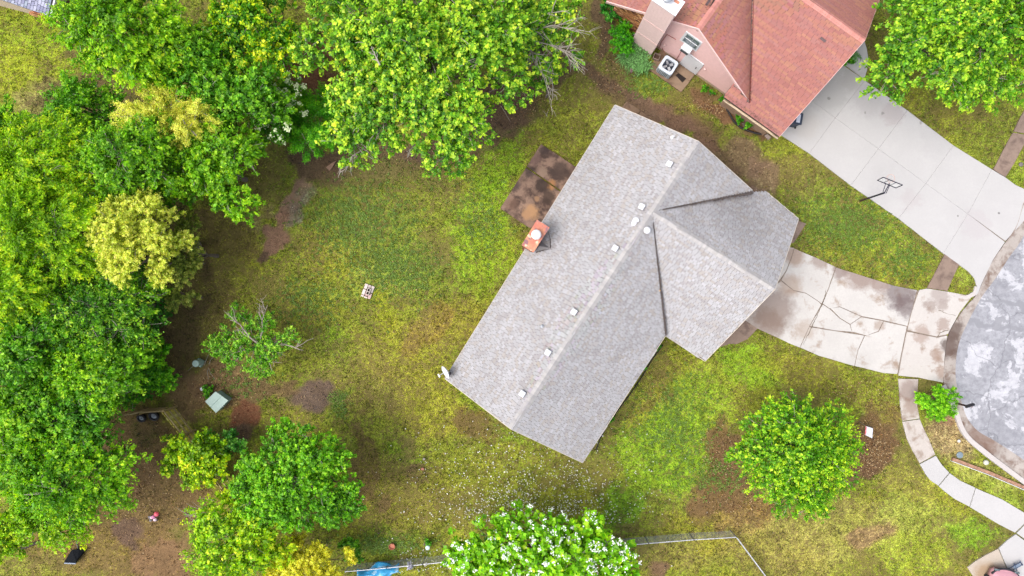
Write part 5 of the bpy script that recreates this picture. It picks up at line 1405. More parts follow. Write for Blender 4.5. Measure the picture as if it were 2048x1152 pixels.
k = len(gx); V = np.zeros((k, 2, 3, 3)); h_ = RNG.uniform(.02, .07, (k, 2)); an = RNG.uniform(0, 6.283, (k, 2)); l_ = RNG.uniform(.04, .12, (k, 2)); w_ = RNG.uniform(.015, .04, (k, 2))
dx = np.cos(an); dy = np.sin(an)
c0 = np.stack([gx[:, None] + dx * .0, gy[:, None] + dy * .0, np.full((k, 2), -.03)], -1)
V[:, :, 0] = c0 + np.stack([-dy * w_, dx * w_, 0 * w_ + .01], -1); V[:, :, 1] = c0 + np.stack([dy * w_, -dx * w_, 0 * w_ + .01], -1); V[:, :, 2] = c0 + np.stack([dx * l_, dy * l_, h_ + .03], -1)
cl = np.clip((fbm(gx, gy, 3.2, 401, 3) - .5) * 4.5, -1, 1)
cc = np.repeat(gc * (1.06 + .42 * cl[:, None]), 2, 0) * np.exp(RNG.normal(0, .36, (2 * k, 1))); yl = RNG.random(2 * k) < .05; cc[yl] = cc[yl] * .4 + A((206, 190, 100)) * .6
link("lawn_grass", np_mesh("lawn_grass", V.reshape(-1, 3), np.arange(6 * k).reshape(-1, 3), np.clip(cc, 0, 1)), M_LEAF, None, "short patchy lawn grass and clover growing over the yards", "grass", kind='stuff')
# broad-leaved weeds in patches
WP = [(720, 440, 110, 90, 900), (1700, 450, 120, 60, 900), (800, 540, 90, 60, 500), (1350, 860, 90, 110, 700), (620, 600, 80, 60, 300), (1810, 520, 60, 40, 250), (960, 440, 60, 80, 250), (1440, 950, 60, 40, 200), (1300, 165, 50, 25, 160), (480, 760, 60, 40, 120), (680, 810, 20, 30, 100), (760, 1090, 90, 20, 260)]
C = []; 
for x, y, rx, ry, m_ in WP:
    q = RNG.normal(0, .5, (m_, 2)); C.append(np.stack([x + q[:, 0] * rx, y + q[:, 1] * ry], -1))
C = np.concatenate(C); wx = (C[:, 0] - 1024) * H / F; wy = (576 - C[:, 1]) * H / F; ok = ~hard(wx, wy); wx, wy = wx[ok], wy[ok]
m_ = 7; k = len(wx); ang = RNG.uniform(0, 6.28, (k, m_)); rd = RNG.uniform(.03, .12, (k, m_))
LC = np.stack([wx[:, None] + np.cos(ang) * rd, wy[:, None] + np.sin(ang) * rd, RNG.uniform(.01, .05, (k, m_))], -1).reshape(-1, 3)
cb = np.repeat(A((128, 160, 62)) * RNG.uniform(.7, 1.25, (k, 1)), m_, 0) * RNG.uniform(.85, 1.15, (k * m_, 1))
v, f, cc = leaf_mesh(LC, nrmz(RNG.normal(0, .3, (k * m_, 3)) + [0, 0, 1]), RNG.uniform(.05, .10, k * m_), cb, RNG, .8)
link("lawn_weeds", np_mesh("lawn_weeds", v, f, np.clip(cc, 0, 1)), M_LEAF, None, "broad-leaved weeds and clover scattered through the lawn", "weeds", kind='stuff')
# fallen petals near the blossom tree
q = RNG.normal(0, 1, (1700, 2)); X = 1085 + q[:, 0] * 96; Y = 1046 - np.abs(q[:, 1]) * 74; wob_ = vnoise(X, Y, .05, 91) + RNG.uniform(0, .6, len(X)); X, Y = X[wob_ > .55], Y[wob_ > .55]
q2 = RNG.normal(0, 1, (300, 2)); X = np.concatenate([X, 960 + q2[:, 0] * 130]); Y = np.concatenate([Y, 990 + q2[:, 1] * 75])
q3 = RNG.uniform(0, 1, (220, 2)); X = np.concatenate([X, 790 + q3[:, 0] * 240]); Y = np.concatenate([Y, 1095 + q3[:, 1] * 50])
wx = (X - 1024) * H / F; wy = (576 - Y) * H / F; ok = ~hard(wx, wy); wx, wy = wx[ok], wy[ok]; k = len(wx)
v, f, cc = leaf_mesh(np.stack([wx, wy, RNG.uniform(.06, .10, k)], -1), nrmz(RNG.normal(0, .25, (k, 3)) + [0, 0, 1]), np.clip(np.exp(RNG.normal(-2.65, .3, k)), .03, .13), A((240, 238, 230)) * RNG.uniform(.7, 1.15, (k, 1)), RNG, .85)
link("fallen_petals", np_mesh("fallen_petals", v, f, np.clip(cc, 0, 1)), M_PETAL, None, "white petals scattered on the lawn above the blossom tree", "petals", kind='stuff')
# dead leaves
LP = [(1745, 900, 34, 60, 900), (1440, 920, 40, 50, 500), (1500, 1010, 90, 24, 500), (1450, 215, 60, 12, 700), (1060, 200, 60, 60, 400), (280, 980, 110, 90, 900), (900, 310, 90, 30, 300), (1710, 790, 60, 30, 300), (430, 780, 50, 50, 300), (1210, 120, 30, 60, 250), (1890, 860, 40, 40, 200), (1100, 80, 80, 80, 250), (700, 720, 260, 160, 500), (1400, 830, 120, 120, 250), (1700, 460, 120, 50, 250)]
C = []
for x, y, rx, ry, mm in LP: q = RNG.normal(0, .6, (mm, 2)); C.append(np.stack([x + q[:, 0] * rx, y + q[:, 1] * ry], -1))
C = np.concatenate(C); wx = (C[:, 0] - 1024) * H / F; wy = (576 - C[:, 1]) * H / F; ok = ~hard(wx, wy); wx, wy = wx[ok], wy[ok]; k = len(wx)
pc = np.array([A(c) for c in ((160, 112, 66), (112, 74, 46), (196, 158, 104), (92, 64, 44), (214, 186, 140))])[RNG.integers(0, 5, k)]
v, f, cc = leaf_mesh(np.stack([wx, wy, RNG.uniform(.02, .06, k)], -1), nrmz(RNG.normal(0, .3, (k, 3)) + [0, 0, 1]), RNG.uniform(.05, .11, k), pc, RNG, .55)
link("leaf_litter", np_mesh("leaf_litter", v, f, np.clip(cc, 0, 1)), M_PETAL, None, "dead brown leaves scattered over bare soil and lawn", "leaf litter", kind='stuff')
# crumbs of thatch, twigs and dead leaf through the whole lawn
k = 15000; wx = RNG.uniform(-27, 32.4, k); wy = RNG.uniform(-18.4, 18.4, k)
cl = fbm(wx, wy, .8, 501, 4); ok = (RNG.random(k) < np.clip((cl - .34) * 3.2, .08, 1)) & ~hard(wx, wy); wx, wy = wx[ok], wy[ok]; k = len(wx)
pc = np.array([A(c) for c in ((112, 82, 52), (84, 62, 42), (146, 118, 76), (70, 58, 40), (176, 154, 108))])[RNG.integers(0, 5, k)]
v, f, cc = leaf_mesh(np.stack([wx, wy, RNG.uniform(.03, .085, k)], -1), nrmz(RNG.normal(0, .3, (k, 3)) + [0, 0, 1]), np.clip(np.exp(RNG.normal(-2.75, .4, k)), .03, .2), pc, RNG, .5)
link("lawn_thatch", np_mesh("lawn_thatch", v, f, np.clip(cc, 0, 1)), M_PETAL, None, "crumbs of brown thatch and twig scattered through the lawn", "leaf litter", kind='stuff')
# leaf crumbs caught in the roof valleys
def roof_litter(parent, segs, n, spread, seed):
    rng = np.random.default_rng(seed); C = []
    for a, b in segs:
        a = np.array(a); b = np.array(b); u = rng.beta(1.6, 1.0, n)[:, None]; C.append(a * (1 - u) + b * u + rng.normal(0, spread, (n, 3)) * [1, 1, .1] + [0, 0, .07])
    C = np.concatenate(C); k = len(C)
    v, f, cc = leaf_mesh(C, nrmz(rng.normal(0, .3, (k, 3)) + [0, 0, 1]), rng.uniform(.03, .09, k), A((104, 84, 66)) * rng.uniform(.5, 1.7, (k, 1)), rng, .5)
    link("roof_debris", np_mesh("roof_debris", v, f, np.clip(cc, 0, 1)), M_PETAL, parent, kind='stuff')
roof_litter(roof, [(ray_plane(1309, 470, *plB), ray_plane(1331, 671, *plB)), (ray_plane(1350, 415, *plB), ray_plane(1506, 383, *plB))], 130, .09, 1)
roof_litter(rroof, [(ray_plane(1507, 0, *plP), ray_plane(1500, 205, *plP)), (ray_plane(1452, 190, *plP), ray_plane(1552, 262, *plP))], 130, .07, 2)
# fallen sticks
def sticks(px, py, n, L, seed, label, d=None, spread=30, z=.05):
    rng = np.random.default_rng(seed); paths = []
    for i in range(n):
        c = np.array(P(px + rng.normal(0, spread * .5), py + rng.normal(0, spread * .5), z))
        a = rng.uniform(0, 6.28) if d is None else math.radians(d) + rng.normal(0, .25); l = L * rng.uniform(.5, 1.2)
        e = c + np.array([math.cos(a) * l, math.sin(a) * l, rng.uniform(0, .15)]); paths.append((bent(c, e, 5, rng, .06), np.linspace(.02, .007, 5)))
    v, f = tube_np(paths, 4); return link("dead_branches", np_mesh("dead_branches", v, f, None, True), M_TWIG, None, label, "branches")
sticks(408, 1032, 22, 1.1, 3, "heap of thin dead branches left of the bright tree at the bottom edge", d=165, spread=24, z=.4)
sticks(1035, 175, 9, 1.5, 4, "pale fallen sticks on the dark soil under the maples", spread=60)
sticks(915, 292, 5, .8, 5, "few pale sticks on the dark soil below the huge maple", spread=24)
sticks(1092, 228, 2, .6, 6, "single pale stick on the lawn left of the grey roof's top corner", spread=6)
sticks(415, 735, 5, .9, 7, "thin sticks beside the small green cabinet", spread=30)

# ---------------------------------------------------------------- yard objects
M_UTIL = simple("pale_green_metal", S((150, 180, 168)), .5, var=.06)
M_UTILT = simple("pale_green_lid", S((164, 190, 182)), .5, var=.05)
tb = empty("utility_cabinet", P(443, 800), "large pale green box-shaped utility cabinet on bare soil", "utility cabinet")
u0, u1, u2, u3 = P(410, 803, .75), P(431, 783, .75), P(456, 801, .75), P(432, 826, .75)
cc_ = (u0 + u1 + u2 + u3) / 4
G().prism([Vector((cc_.x + (q.x - cc_.x) * .93, cc_.y + (q.y - cc_.y) * .93, 0)) for q in (u0, u1, u2, u3)], -.1, .68).build("body", M_UTIL, tb)
m01 = (u0 + u3) / 2; m12 = (u1 + u2) / 2
G().add([u0 - Vector((0, 0, .08)), u1 - Vector((0, 0, .08)), u2 - Vector((0, 0, .08)), u3 - Vector((0, 0, .08)), u0, u1 , u2 - Vector((0, 0, .02)), u3], [(4, 7, 6, 5), (0, 4, 5, 1), (1, 5, 6, 2), (2, 6, 7, 3), (3, 7, 4, 0)]).build("lid", M_UTILT, tb)
G().tube([(u0 + u3) / 2 + Vector((0, 0, .004)), (u1 + u2) / 2 + Vector((0, 0, -.004))], .012, 4).build("seam", M_UTIL, tb)
G().box(((u2 + u3) / 2 + Vector((.0, -.02, -.2))).to_tuple(), (.08, .05, .12), .6, bev=.01).build("latch", M_GALV, tb)
sc_ = empty("utility_pedestal", P(402, 724), "small pale green utility pedestal with a round top", "utility cabinet")
pb_ = P(404, 724, 0); Mp = Matrix.Translation(pb_)
G().prism([P(399, 716), P(410, 722), P(404, 734), P(393, 728)], -.1, .22).build("base", M_UTIL, sc_)
G().lathe([(.20, .2), (.19, .75), (.215, .76), (.215, .86), (.19, .9)], pb_, 20).build("dome", M_UTILT, sc_)
G().box(P(406, 776, .06).to_tuple(), (.38, .2, .12), R(38), bev=.05).build("utility_marker", simple("pale_plastic", S((224, 222, 232)), .5), None, "small white box lying between the two green cabinets", "box")

# paver stack with a hollow block
pv = empty("paver_platform", P(737, 581), "small square platform of pale pavers lying in the middle of the back lawn", "pavers")
pdir = Vector((P(750, 573) - P(731, 566))).normalized(); pdv = Vector((-pdir.y, pdir.x, 0)); pdv = pdv if pdv.y < 0 else -pdv
o_ = P(731.5, 566.5, 0); rz2 = math.atan2(pdir.y, pdir.x)
pcs = [(.10, .17, .20, .34, (222, 206, 200)), (.09, .54, .20, .36, (226, 212, 206)), (.31, .10, .20, .20, (200, 184, 180)), (.31, .60, .20, .30, (196, 160, 156)), (.31, .82, .20, .12, (222, 208, 200)), (.53, .22, .20, .44, (218, 204, 196)), (.53, .66, .20, .38, (204, 176, 172)), (.31, .35, .20, .2, (120, 108, 104)), (.09, .80, .2, .13, (216, 202, 196))]
for a_, b_, sx, sy, c in pcs:
    p = o_ + pdir * a_ + pdv * b_; G().box((p.x, p.y, .05 + random.uniform(0, .01)), (sx - .02, sy - .02, .1), rz2, bev=.01).build("paver", simple("paver_stone", S(c), .9, var=.1, scale=12), pv)
cbk = empty("cinder_block", P(738, 580), "hollow concrete block standing on the paver platform", "block")
p = o_ + pdir * .38 + pdv * .42; Mb = Matrix.Translation((p.x, p.y, .2)) @ Matrix.Rotation(rz2, 4, 'Z')
g = G()
for x, y, sx, sy in ((0, .19, .2, .03), (0, -.19, .2, .03), (0, 0, .14, .03), (.085, 0, .03, .35), (-.085, 0, .03, .35)): g.box((x, y, 0), (sx, sy, .19), M=Mb)
g.build("shell", simple("block_concrete", S((222, 208, 198)), .9), cbk)
G().box((0, 0, -.085), (.16, .36, .01), M=Mb).build("cell_shade", simple("cell_shade_black", S((50, 40, 40)), 1), cbk)  # dark sheet inside the block: shade of the hollow put in as colour

# basketball hoop over the neighbour's driveway
hp = empty("basketball_hoop", P(1720, 402), "black basketball hoop with a clear framed backboard leaning over the pale driveway", "basketball hoop")
M_BLK = simple("black_blue_steel", S((44, 42, 60)), .5); M_BLKR = simple("rusty_black_steel", S((70, 48, 44)), .7)
b0 = P(1720, 402, 0); b1 = P(1769, 385.5, 2.9)
G().tube([b0 - Vector((0, 0, .2)), b0.lerp(b1, .4)], .06, 8).build("lower_pole", M_BLKR, hp)
G().tube([b0.lerp(b1, .4), b1], .055, 8).build("upper_pole", M_BLK, hp)
bl, br_, tr_, tl = P(1755, 360.5, 2.75), P(1792, 376, 2.75), P(1805, 370, 3.5), P(1766.5, 354.5, 3.5)
for a_, b_ in ((bl, br_), (br_, tr_), (tr_, tl), (tl, bl)): G().tube([a_, b_], .028, 6).build("board_frame", M_BLK, hp)
for f_ in (.33, .67): G().tube([bl.lerp(br_, f_), tl.lerp(tr_, f_)], .016, 5).build("frame_bar", M_BLK, hp)
def clear_mat():
    m, t, b = nodes_of("clear_acrylic"); b.inputs['Base Color'].default_value = (.85, .86, .9, 1); b.inputs['Roughness'].default_value = .1; b.inputs['Alpha'].default_value = .18; b.inputs['IOR'].default_value = 1.45
    return m
G().add([bl, br_, tr_, tl], [(0, 1, 2, 3)]).build("acrylic_panel", clear_mat(), hp)
mid = (bl + br_) / 2
for s_ in (-.14, 0.0, .14):
    dv = (br_ - bl).normalized() * s_; G().tube([b1 + dv * .7 + Vector((0, 0, .0)), mid + dv * .9 + Vector((0, 0, .12 if s_ else .3))], .02 if s_ else .03, 6).build("arm", M_BLK, hp)
bnv = (br_ - bl).cross(tl - bl).normalized(); bnv = bnv if bnv.y > 0 else -bnv
rc = mid + bnv * .33 + Vector((0, 0, .16)); rc = Vector((rc.x, rc.y, 2.95))
M_RIM = simple("faded_orange_rim", S((224, 176, 160)), .5)
G().tube([rc + Vector((.23 * math.cos(R(q)), .23 * math.sin(R(q)), 0)) for q in range(0, 361, 15)], .011, 6, caps=False).build("rim", M_RIM, hp)
G().tube([mid + Vector((0, 0, .2)), rc - bnv * .23], .014, 5).build("rim_bracket", M_RIM, hp)
g = G()
for q in range(0, 360, 30):
    a_ = rc + Vector((.22 * math.cos(R(q)), .22 * math.sin(R(q)), 0)); b_ = rc + Vector((.13 * math.cos(R(q + 25)), .13 * math.sin(R(q + 25)), -.38)); g.tube([a_, b_], .004, 3, caps=False)
    b_ = rc + Vector((.13 * math.cos(R(q - 25)), .13 * math.sin(R(q - 25)), -.38)); g.tube([a_, b_], .004, 3, caps=False)
g.build("net", simple("white_net", S((220, 214, 214)), .9), hp)

# tipped black stand, lower left
ts = empty("tipped_stand", P(150, 1110), "black tipped-over stand with a slanted wedge base and thin pole lying on brown soil", "stand")
w_ = [P(129, 1126, .05), P(152, 1127, .05), P(156, 1121, .05), P(171, 1102, .05), P(158, 1101, .05), P(143, 1102, .05)]
G().add([w_[0], w_[1], w_[2], w_[3], w_[4], w_[5]] + [P(129, 1122.5, .5), P(152, 1123, .5), P(155, 1118, .45), P(169, 1100, .25), P(158, 1099, .4), P(144, 1099, .5)],
        [(6, 7, 8, 9, 10, 11), (0, 1, 7, 6), (1, 2, 8, 7), (2, 3, 9, 8), (3, 4, 10, 9), (4, 5, 11, 10), (5, 0, 6, 11)]).build("base", simple("black_gloss_plastic", S((20, 23, 28)), .8, spec=.1), ts)
G().tube([P(129, 1126, .3), P(152, 1127, .3)], .05, 6).build("front_edge", simple("grey_blue_edge", S((120, 134, 156)), .4), ts)
G().tube([P(157, 1101, .3), P(153, 1082, .35), P(149, 1064, .5), P(145, 1040, .7)], .045, 6).build("pole", simple("black_pole", S((26, 24, 30)), .4), ts)
G().tube([P(144, 1104, .3), P(150, 1095, .3), P(153, 1085, .3)], .012, 5).build("brace", M_BLKR, ts)
G().tube([P(44, 1096, .1), P(62, 1089, .1), P(92, 1080, .1)], [.13, .12, .04], 7).build("dark_lump", simple("dark_brown", S((66, 54, 48)), .95), None, "short dark log lying beside the lower left corner tree", "log")  # dark brown tapered tube lying on the ground

# pink ride-on toy
ty = empty("ride_on_toy", P(308, 1034), "small pink and white ride-on toy on the brown soil", "toy")
M_PK = simple("pink_plastic", S((236, 96, 116)), .4); M_PW = simple("pinkish_white_plastic", S((230, 206, 218)), .4); M_PM = simple("mauve_plastic", S((206, 130, 170)), .4)
def blob(p, r_, mat, name, parent, sq=.7):
    G().lathe([(r_ * math.sin(R(a)), -r_ * sq * math.cos(R(a))) for a in (5, 30, 60, 90, 120, 150, 175)], p, 14).build(name, mat, parent, smooth=True)
blob(P(313, 1028, .42), .16, M_PK, "seat", ty); blob(P(307, 1034, .3), .13, M_PM, "body", ty); blob(P(303, 1035, .22), .11, M_PW, "front", ty); blob(P(310, 1039, .22), .12, M_PW, "side", ty)
for x, y in ((302, 1041), (313, 1040), (300, 1033), (314, 1032)): G().lathe([(.09, -.03), (.09, .03)], P(x, y, .09), 12, Matrix.Rotation(R(90), 4, 'X')).build("wheel", simple("grey_toy_wheel", S((150, 144, 156)), .5), ty)
G().tube([P(300, 1040, .3), P(296, 1033, .45)], .015, 5).build("handlebar", M_GALV, ty)

# wooden fence at the left
M_FW = attr_mat("weathered_fence_wood", .9, .25, 14)
def fence_run(label, pts, hgt, pick=.2, gapk=.86, cols=((236, 218, 104), (224, 208, 100), (240, 226, 140))):
    root = empty("wooden_fence", pts[0], label, "fence")
    for i in range(len(pts) - 1):
        a, b = pts[i], pts[i + 1]; d = (b - a); L = d.length; d.normalize(); rz = math.atan2(d.y, d.x); nn = Vector((-d.y, d.x, 0)); nn = nn if nn.x > 0 else -nn
        for zz in (.35, hgt * .55, hgt * .88):
            c = (a + b) / 2 + nn * .05; G().box((c.x, c.y, zz), (L, .05, .09), rz, col=tuple(A((190, 168, 124)))).build("rail", M_FW, root)
        for e in [a.lerp(b, q / max(1, round(L / 2.4))) for q in range(max(1, round(L / 2.4)) + 1)]:
            p = e + nn * .12; G().box((p.x, p.y, hgt / 2), (.1, .1, hgt + .05), rz, col=tuple(A((176, 152, 104)))).build("post", M_FW, root)
        k = int(L / pick)
        for q in range(k):
            if random.random() < .04: continue
            p = a + d * (pick * (q + .5)) - nn * .01; M = Matrix.Translation((p.x, p.y, hgt / 2)) @ Matrix.Rotation(rz, 4, 'Z') @ Matrix.Rotation(random.uniform(-.03, .03), 4, 'Y')
            G().box((0, 0, 0), (pick * gapk, .02, hgt * random.uniform(.93, 1.0)), M=M, col=tuple(A(random.choice(cols)) * random.uniform(.85, 1.1))).build("picket", M_FW, root)
    return root
fence_run("weathered wooden picket fence running between the lime shrub and the lawn", [P(351, 815), P(388, 862), P(432, 922), P(482, 990)], 1.7)
fence_run("weathered wooden fence running left into the trees behind the tyres", [P(349, 814), P(300, 817), P(262, 824)], 1.3, cols=((186, 158, 110), (170, 142, 96)))
M_TYRE = simple("black_tyre_rubber", S((32, 30, 38)), .8); M_HUB = simple("tyre_hub_metal", S((140, 146, 156)), .4, metal=.4)
for i, (x, y, r_, lab) in enumerate([(283, 836, .28, "left of two old wheels lying by the wooden fence"), (308, 832, .32, "right larger of two old wheels lying by the wooden fence")]):
    t_ = empty("old_wheel", P(x, y), lab, "wheel", "old wheels by the fence"); p = P(x, y, .12)
    M = Matrix.Rotation(R(20), 4, 'X')
    G().lathe([(r_ * .62, -.09), (r_ * .9, -.1), (r_, -.05), (r_, .05), (r_ * .9, .1), (r_ * .62, .09), (r_ * .6, .0)], p, 20, M).build("tyre", M_TYRE, t_, smooth=True)
    G().lathe([(r_ * .6, .0), (r_ * .55, .03), (r_ * .2, .04), (r_ * .1, .1), (.01, .1)], p, 12, M).build("hub", M_HUB, t_)
    for q in range(5):
        a_ = R(72 * q); G().box((r_ * .38 * math.cos(a_), r_ * .38 * math.sin(a_), .06), (r_ * .5, .05, .02), M=Matrix.Translation(p) @ M @ Matrix.Rotation(0, 4, 'Z')).build("spoke", M_HUB, t_) if q < 2 else None

# chain-link fence
M_CL = simple("chain_link_wire", S((176, 182, 190)), .5, metal=.3); M_CLR = simple("fence_rail_metal", S((214, 214, 222)), .45, metal=.2)
def chain(label, pts, hgt=1.15):
    root = empty("chain_link_fence", pts[0], label, "fence")
    for i in range(len(pts) - 1):
        a, b = pts[i], pts[i + 1]; d = (b - a); L = d.length; d.normalize()
        G().tube([a + Vector((0, 0, hgt)), b + Vector((0, 0, hgt))], .028, 6).build("top_rail", M_CLR, root)
        for q in range(round(L / 2.6) + 1):
            p = a.lerp(b, q / max(1, round(L / 2.6))); G().tube([p - Vector((0, 0, .1)), p + Vector((0, 0, hgt + .05))], .03, 6).build("post", M_CLR, root)
        k = int(L / .085); paths = []
        for q in range(-14, k):
            for s_ in (0, 1):
                x0, x1 = q * .085, q * .085 + hgt * .98; z0, z1 = (.03, hgt) if s_ else (hgt, .03)
                c0_, c1_ = max(0, x0), min(L, x1)
                if c1_ - c0_ < .05: continue
                zz = lambda x: z0 + (z1 - z0) * (x - x0) / (x1 - x0)
                p0_ = a + d * c0_; p1_ = a + d * c1_; paths.append((np.array([[p0_.x, p0_.y, zz(c0_)], [p1_.x, p1_.y, zz(c1_)]]), [.0045, .0045]))
        v, f = tube_np(paths, 3); link("wire_mesh", np_mesh("wire_mesh", v, f), M_CL, root)
chain("chain-link fence with a pale top rail right of the white blossom tree", [P(1530, 1153), P(1461, 1061), P(1378, 1066), P(1290, 1073), P(1150, 1086)])
chain("chain-link fence with a pale top rail left of the white blossom tree", [P(905, 1108), P(850, 1114), P(780, 1121), P(700, 1128)])

# blue tarpaulin hanging over the fence, crumpled cloth
def drape(name, label, cat, c0_, c1_, hgt, wd, mats, seed, parts=1):
    rng = np.random.default_rng(seed); nu, nv = 26, 18
    a, b = np.array(c0_), np.array(c1_); d = nrmz(b - a); s = np.array([-d[1], d[0], 0])
    s = s if s[1] < 0 else -s
    V = []
    for i in range(nu):
        for j in range(nv):
            u = i / (nu - 1); v_ = j / (nv - 1) * 2 - 1
            p = a * (1 - u) + b * u; o = s * v_ * wd * (.55 + .25 * math.sin(u * 9 + seed)); z = hgt - (abs(v_) ** 1.3) * .5 + .07 * math.sin(u * 21 + v_ * 5) + rng.normal(0, .02)
            V.append(p + o + np.array([0, 0, max(.05, z)]))
    Fc = [[i * nv + j, (i + 1) * nv + j, (i + 1) * nv + j + 1, i * nv + j + 1] for i in range(nu - 1) for j in range(nv - 1)]
    cc = []
    for i in range(nu - 1):
        for j in range(nv - 1):
            c = mats[0] if vnoise(np.array([i * .3]), np.array([j * .35]), 1, seed)[0] < .66 else mats[1]; cc.append(A(c))
    o = link(name, np_mesh(name, np.array(V), np.array(Fc), np.array(cc), True), attr_mat(name + "_sheet", .45, .06, 4, .4), None, label, cat)
    m_ = o.modifiers.new("thickness", 'SOLIDIFY'); m_.thickness = .012
    return o
drape("blue_tarpaulin", "crumpled bright blue sheet over the wire fence on the bottom edge", "tarpaulin", P(722, 1140, 0), P(804, 1126, 0), 1.22, .75, ((62, 164, 220), (150, 196, 226)), 3)
drape("white_cloth", "small crumpled pale cloth caught on the wire fence right of the blue sheet", "cloth", P(821, 1122, 0), P(830, 1116, 0), 1.28, .35, ((206, 204, 220), (150, 150, 170)), 5)
pp = P(785, 1091, 0)
G().lathe([(.12, 0), (.17, .03), (.19, .2), (.21, .24), (.19, .25), (.16, .12), (.02, .11)], pp, 7).build("clay_pot", simple("terracotta", S((214, 140, 112)), .8), None, "faceted terracotta pot on the grass above the blue sheet", "pot")
cn_ = empty("canister", P(856, 1091), "small pale green canister standing above the wire fence", "canister")
G().lathe([(.13, 0), (.135, .4), (.12, .44)], P(857, 1090, 0), 18).build("body", simple("pale_teal_metal", S((176, 204, 200)), .5), cn_)
G().lathe([(.14, .44), (.14, .47), (.1, .5), (.02, .51)], P(857, 1090, 0), 18).build("lid", simple("pale_lid", S((204, 226, 224)), .5), cn_)

# yard sign
ys_ = empty("yard_sign", P(1736, 868), "white yard sign with a red edge leaning back beside the round front lawn tree", "sign")
q = [P(1731, 852, .75), P(1746, 857, .75), P(1744.5, 876.5, .45), P(1729.5, 869.5, .45)]
nq = (q[1] - q[0]).cross(q[3] - q[0]).normalized(); nq = nq if nq.z > 0 else -nq
G().add(q + [p - nq * .012 for p in q], [(0, 1, 2, 3), (7, 6, 5, 4), (0, 4, 5, 1), (1, 5, 6, 2), (2, 6, 7, 3), (3, 7, 4, 0)]).build("board", simple("white_sign_face", S((230, 230, 240)), .5, var=.03), ys_)
def on(u, v_): return q[0].lerp(q[1], u).lerp(q[3].lerp(q[2], u), v_) + nq * .004
def patch(u0, v0, u1, v1, mat, name): G().add([on(u0, v0), on(u1, v0), on(u1, v1), on(u0, v1)], [(0, 1, 2, 3)]).build(name, mat, ys_)
M_SR = simple("sign_red", S((206, 46, 40)), .5)
patch(.0, .0, .07, 1, M_SR, "red_band")
for k in range(6): patch(.07, .06 + k * .15, .2, .14 + k * .15, M_SR, "red_letter")
patch(.40, .42, .66, .56, simple("sign_blue_grey", S((96, 110, 150)), .5), "logo")
for k in range(3): patch(.3, .68 + k * .08, .8, .70 + k * .08, simple("sign_grey_text", S((170, 174, 190)), .5), "text_line")
for s_ in (0, 1):
    e = on(s_, .0) - nq * .02; G().tube([e, Vector((e.x, e.y + .12, -.1))], .012, 5).build("leg", M_GALV, ys_)
    e = on(s_, 1.0) - nq * .02; G().tube([e, Vector((e.x, e.y, -.1))], .012, 5).build("leg", M_GALV, ys_)

# mailbox behind the shrub
mb = empty("mailbox", P(1912, 806), "black mailbox on a post at the kerb beside the shrub", "mailbox")
mp = P(1911, 806, 0)
G().box((mp.x, mp.y, .5), (.09, .09, 1.1), .2).build("post", M_BLKR, mb)
M = Matrix.Translation((mp.x + .15, mp.y + .03, 1.12)) @ Matrix.Rotation(R(18), 4, 'Z')
g = G(); L8 = [(-.08, -.09), (.08, -.09), (.08, .02), (.055, .07), (0, .095), (-.055, .07), (-.08, .02)]
vs = [M @ Vector((x, y, z)) for x in (-.26, .26) for y, z in L8]; n_ = 7
g.add(vs, [tuple(range(n_ - 1, -1, -1)), tuple(range(n_, 2 * n_))] + [(i, (i + 1) % n_, n_ + (i + 1) % n_, n_ + i) for i in range(n_)])
g.build("box", simple("black_mailbox_metal", S((36, 34, 38)), .4), mb)
G().box((.262, 0, 0), (.012, .15, .15), M=M).build("door", simple("mailbox_door_metal", S((70, 70, 76)), .4), mb)
G().box((.05, -.09, .08), (.12, .01, .06), M=M).build("flag", simple("dull_flag", S((150, 60, 50)), .5), mb)

# kerb strip things
G().lathe([(.2, -.02), (.2, .05), (.17, .06), (.02, .065)], P(1919, 910, 0), 20).build("meter_cover", simple("grey_meter_lid", S((126, 142, 152)), .6), None, "round blue-grey meter cover at the upper end of the timber edging", "meter cover")
blob(P(1972, 925, .12), .17, simple("pale_ball_stone", S((206, 206, 190)), .6), "dome_cap", None, .8)
tag(bpy.data.objects["dome_cap"], "round pale dome cap in the grass above the timber edging", "cap")
blob(P(1918, 882, .05), .1, simple("white_cap_plastic", S((232, 226, 220)), .6), "cleanout_cap", None, .6)
tag(bpy.data.objects["cleanout_cap"], "small white cap in the straw coloured verge below the mailbox shrub", "cap")
G().lathe([(.14, -.03), (.13, .03), (.02, .04)], P(2042, 329, 0), 16).build("meter_cover", simple("grey_lid", S((120, 108, 110)), .7), None, "grey round lid in the grass by the upper right sidewalk", "meter cover")
ed = empty("timber_edging", P(1905, 920), "long reddish timber with a white painted face lying across the verge", "timber")
M_TB = simple("reddish_timber", S((168, 128, 104)), .9, var=.35, scale=7, bump=.5)
e0, e1, e2 = P(1905, 918, .12), P(1975, 944, .12), P(2060, 980, .12)
for a_, b_ in ((e0, e1), (e1, e2)):
    d = (b_ - a_); c = (a_ + b_) / 2; rz = math.atan2(d.y, d.x); s = Vector((d.y, -d.x, 0)).normalized(); s = s if s.y < 0 else -s
    G().box((c.x, c.y, .09), (d.length, .2, .2), rz, bev=.02).build("beam", M_TB, ed)
    c = c + s * .14; G().box((c.x, c.y, .08), (d.length, .03, .2), rz).build("white_face", M_WHITE, ed)
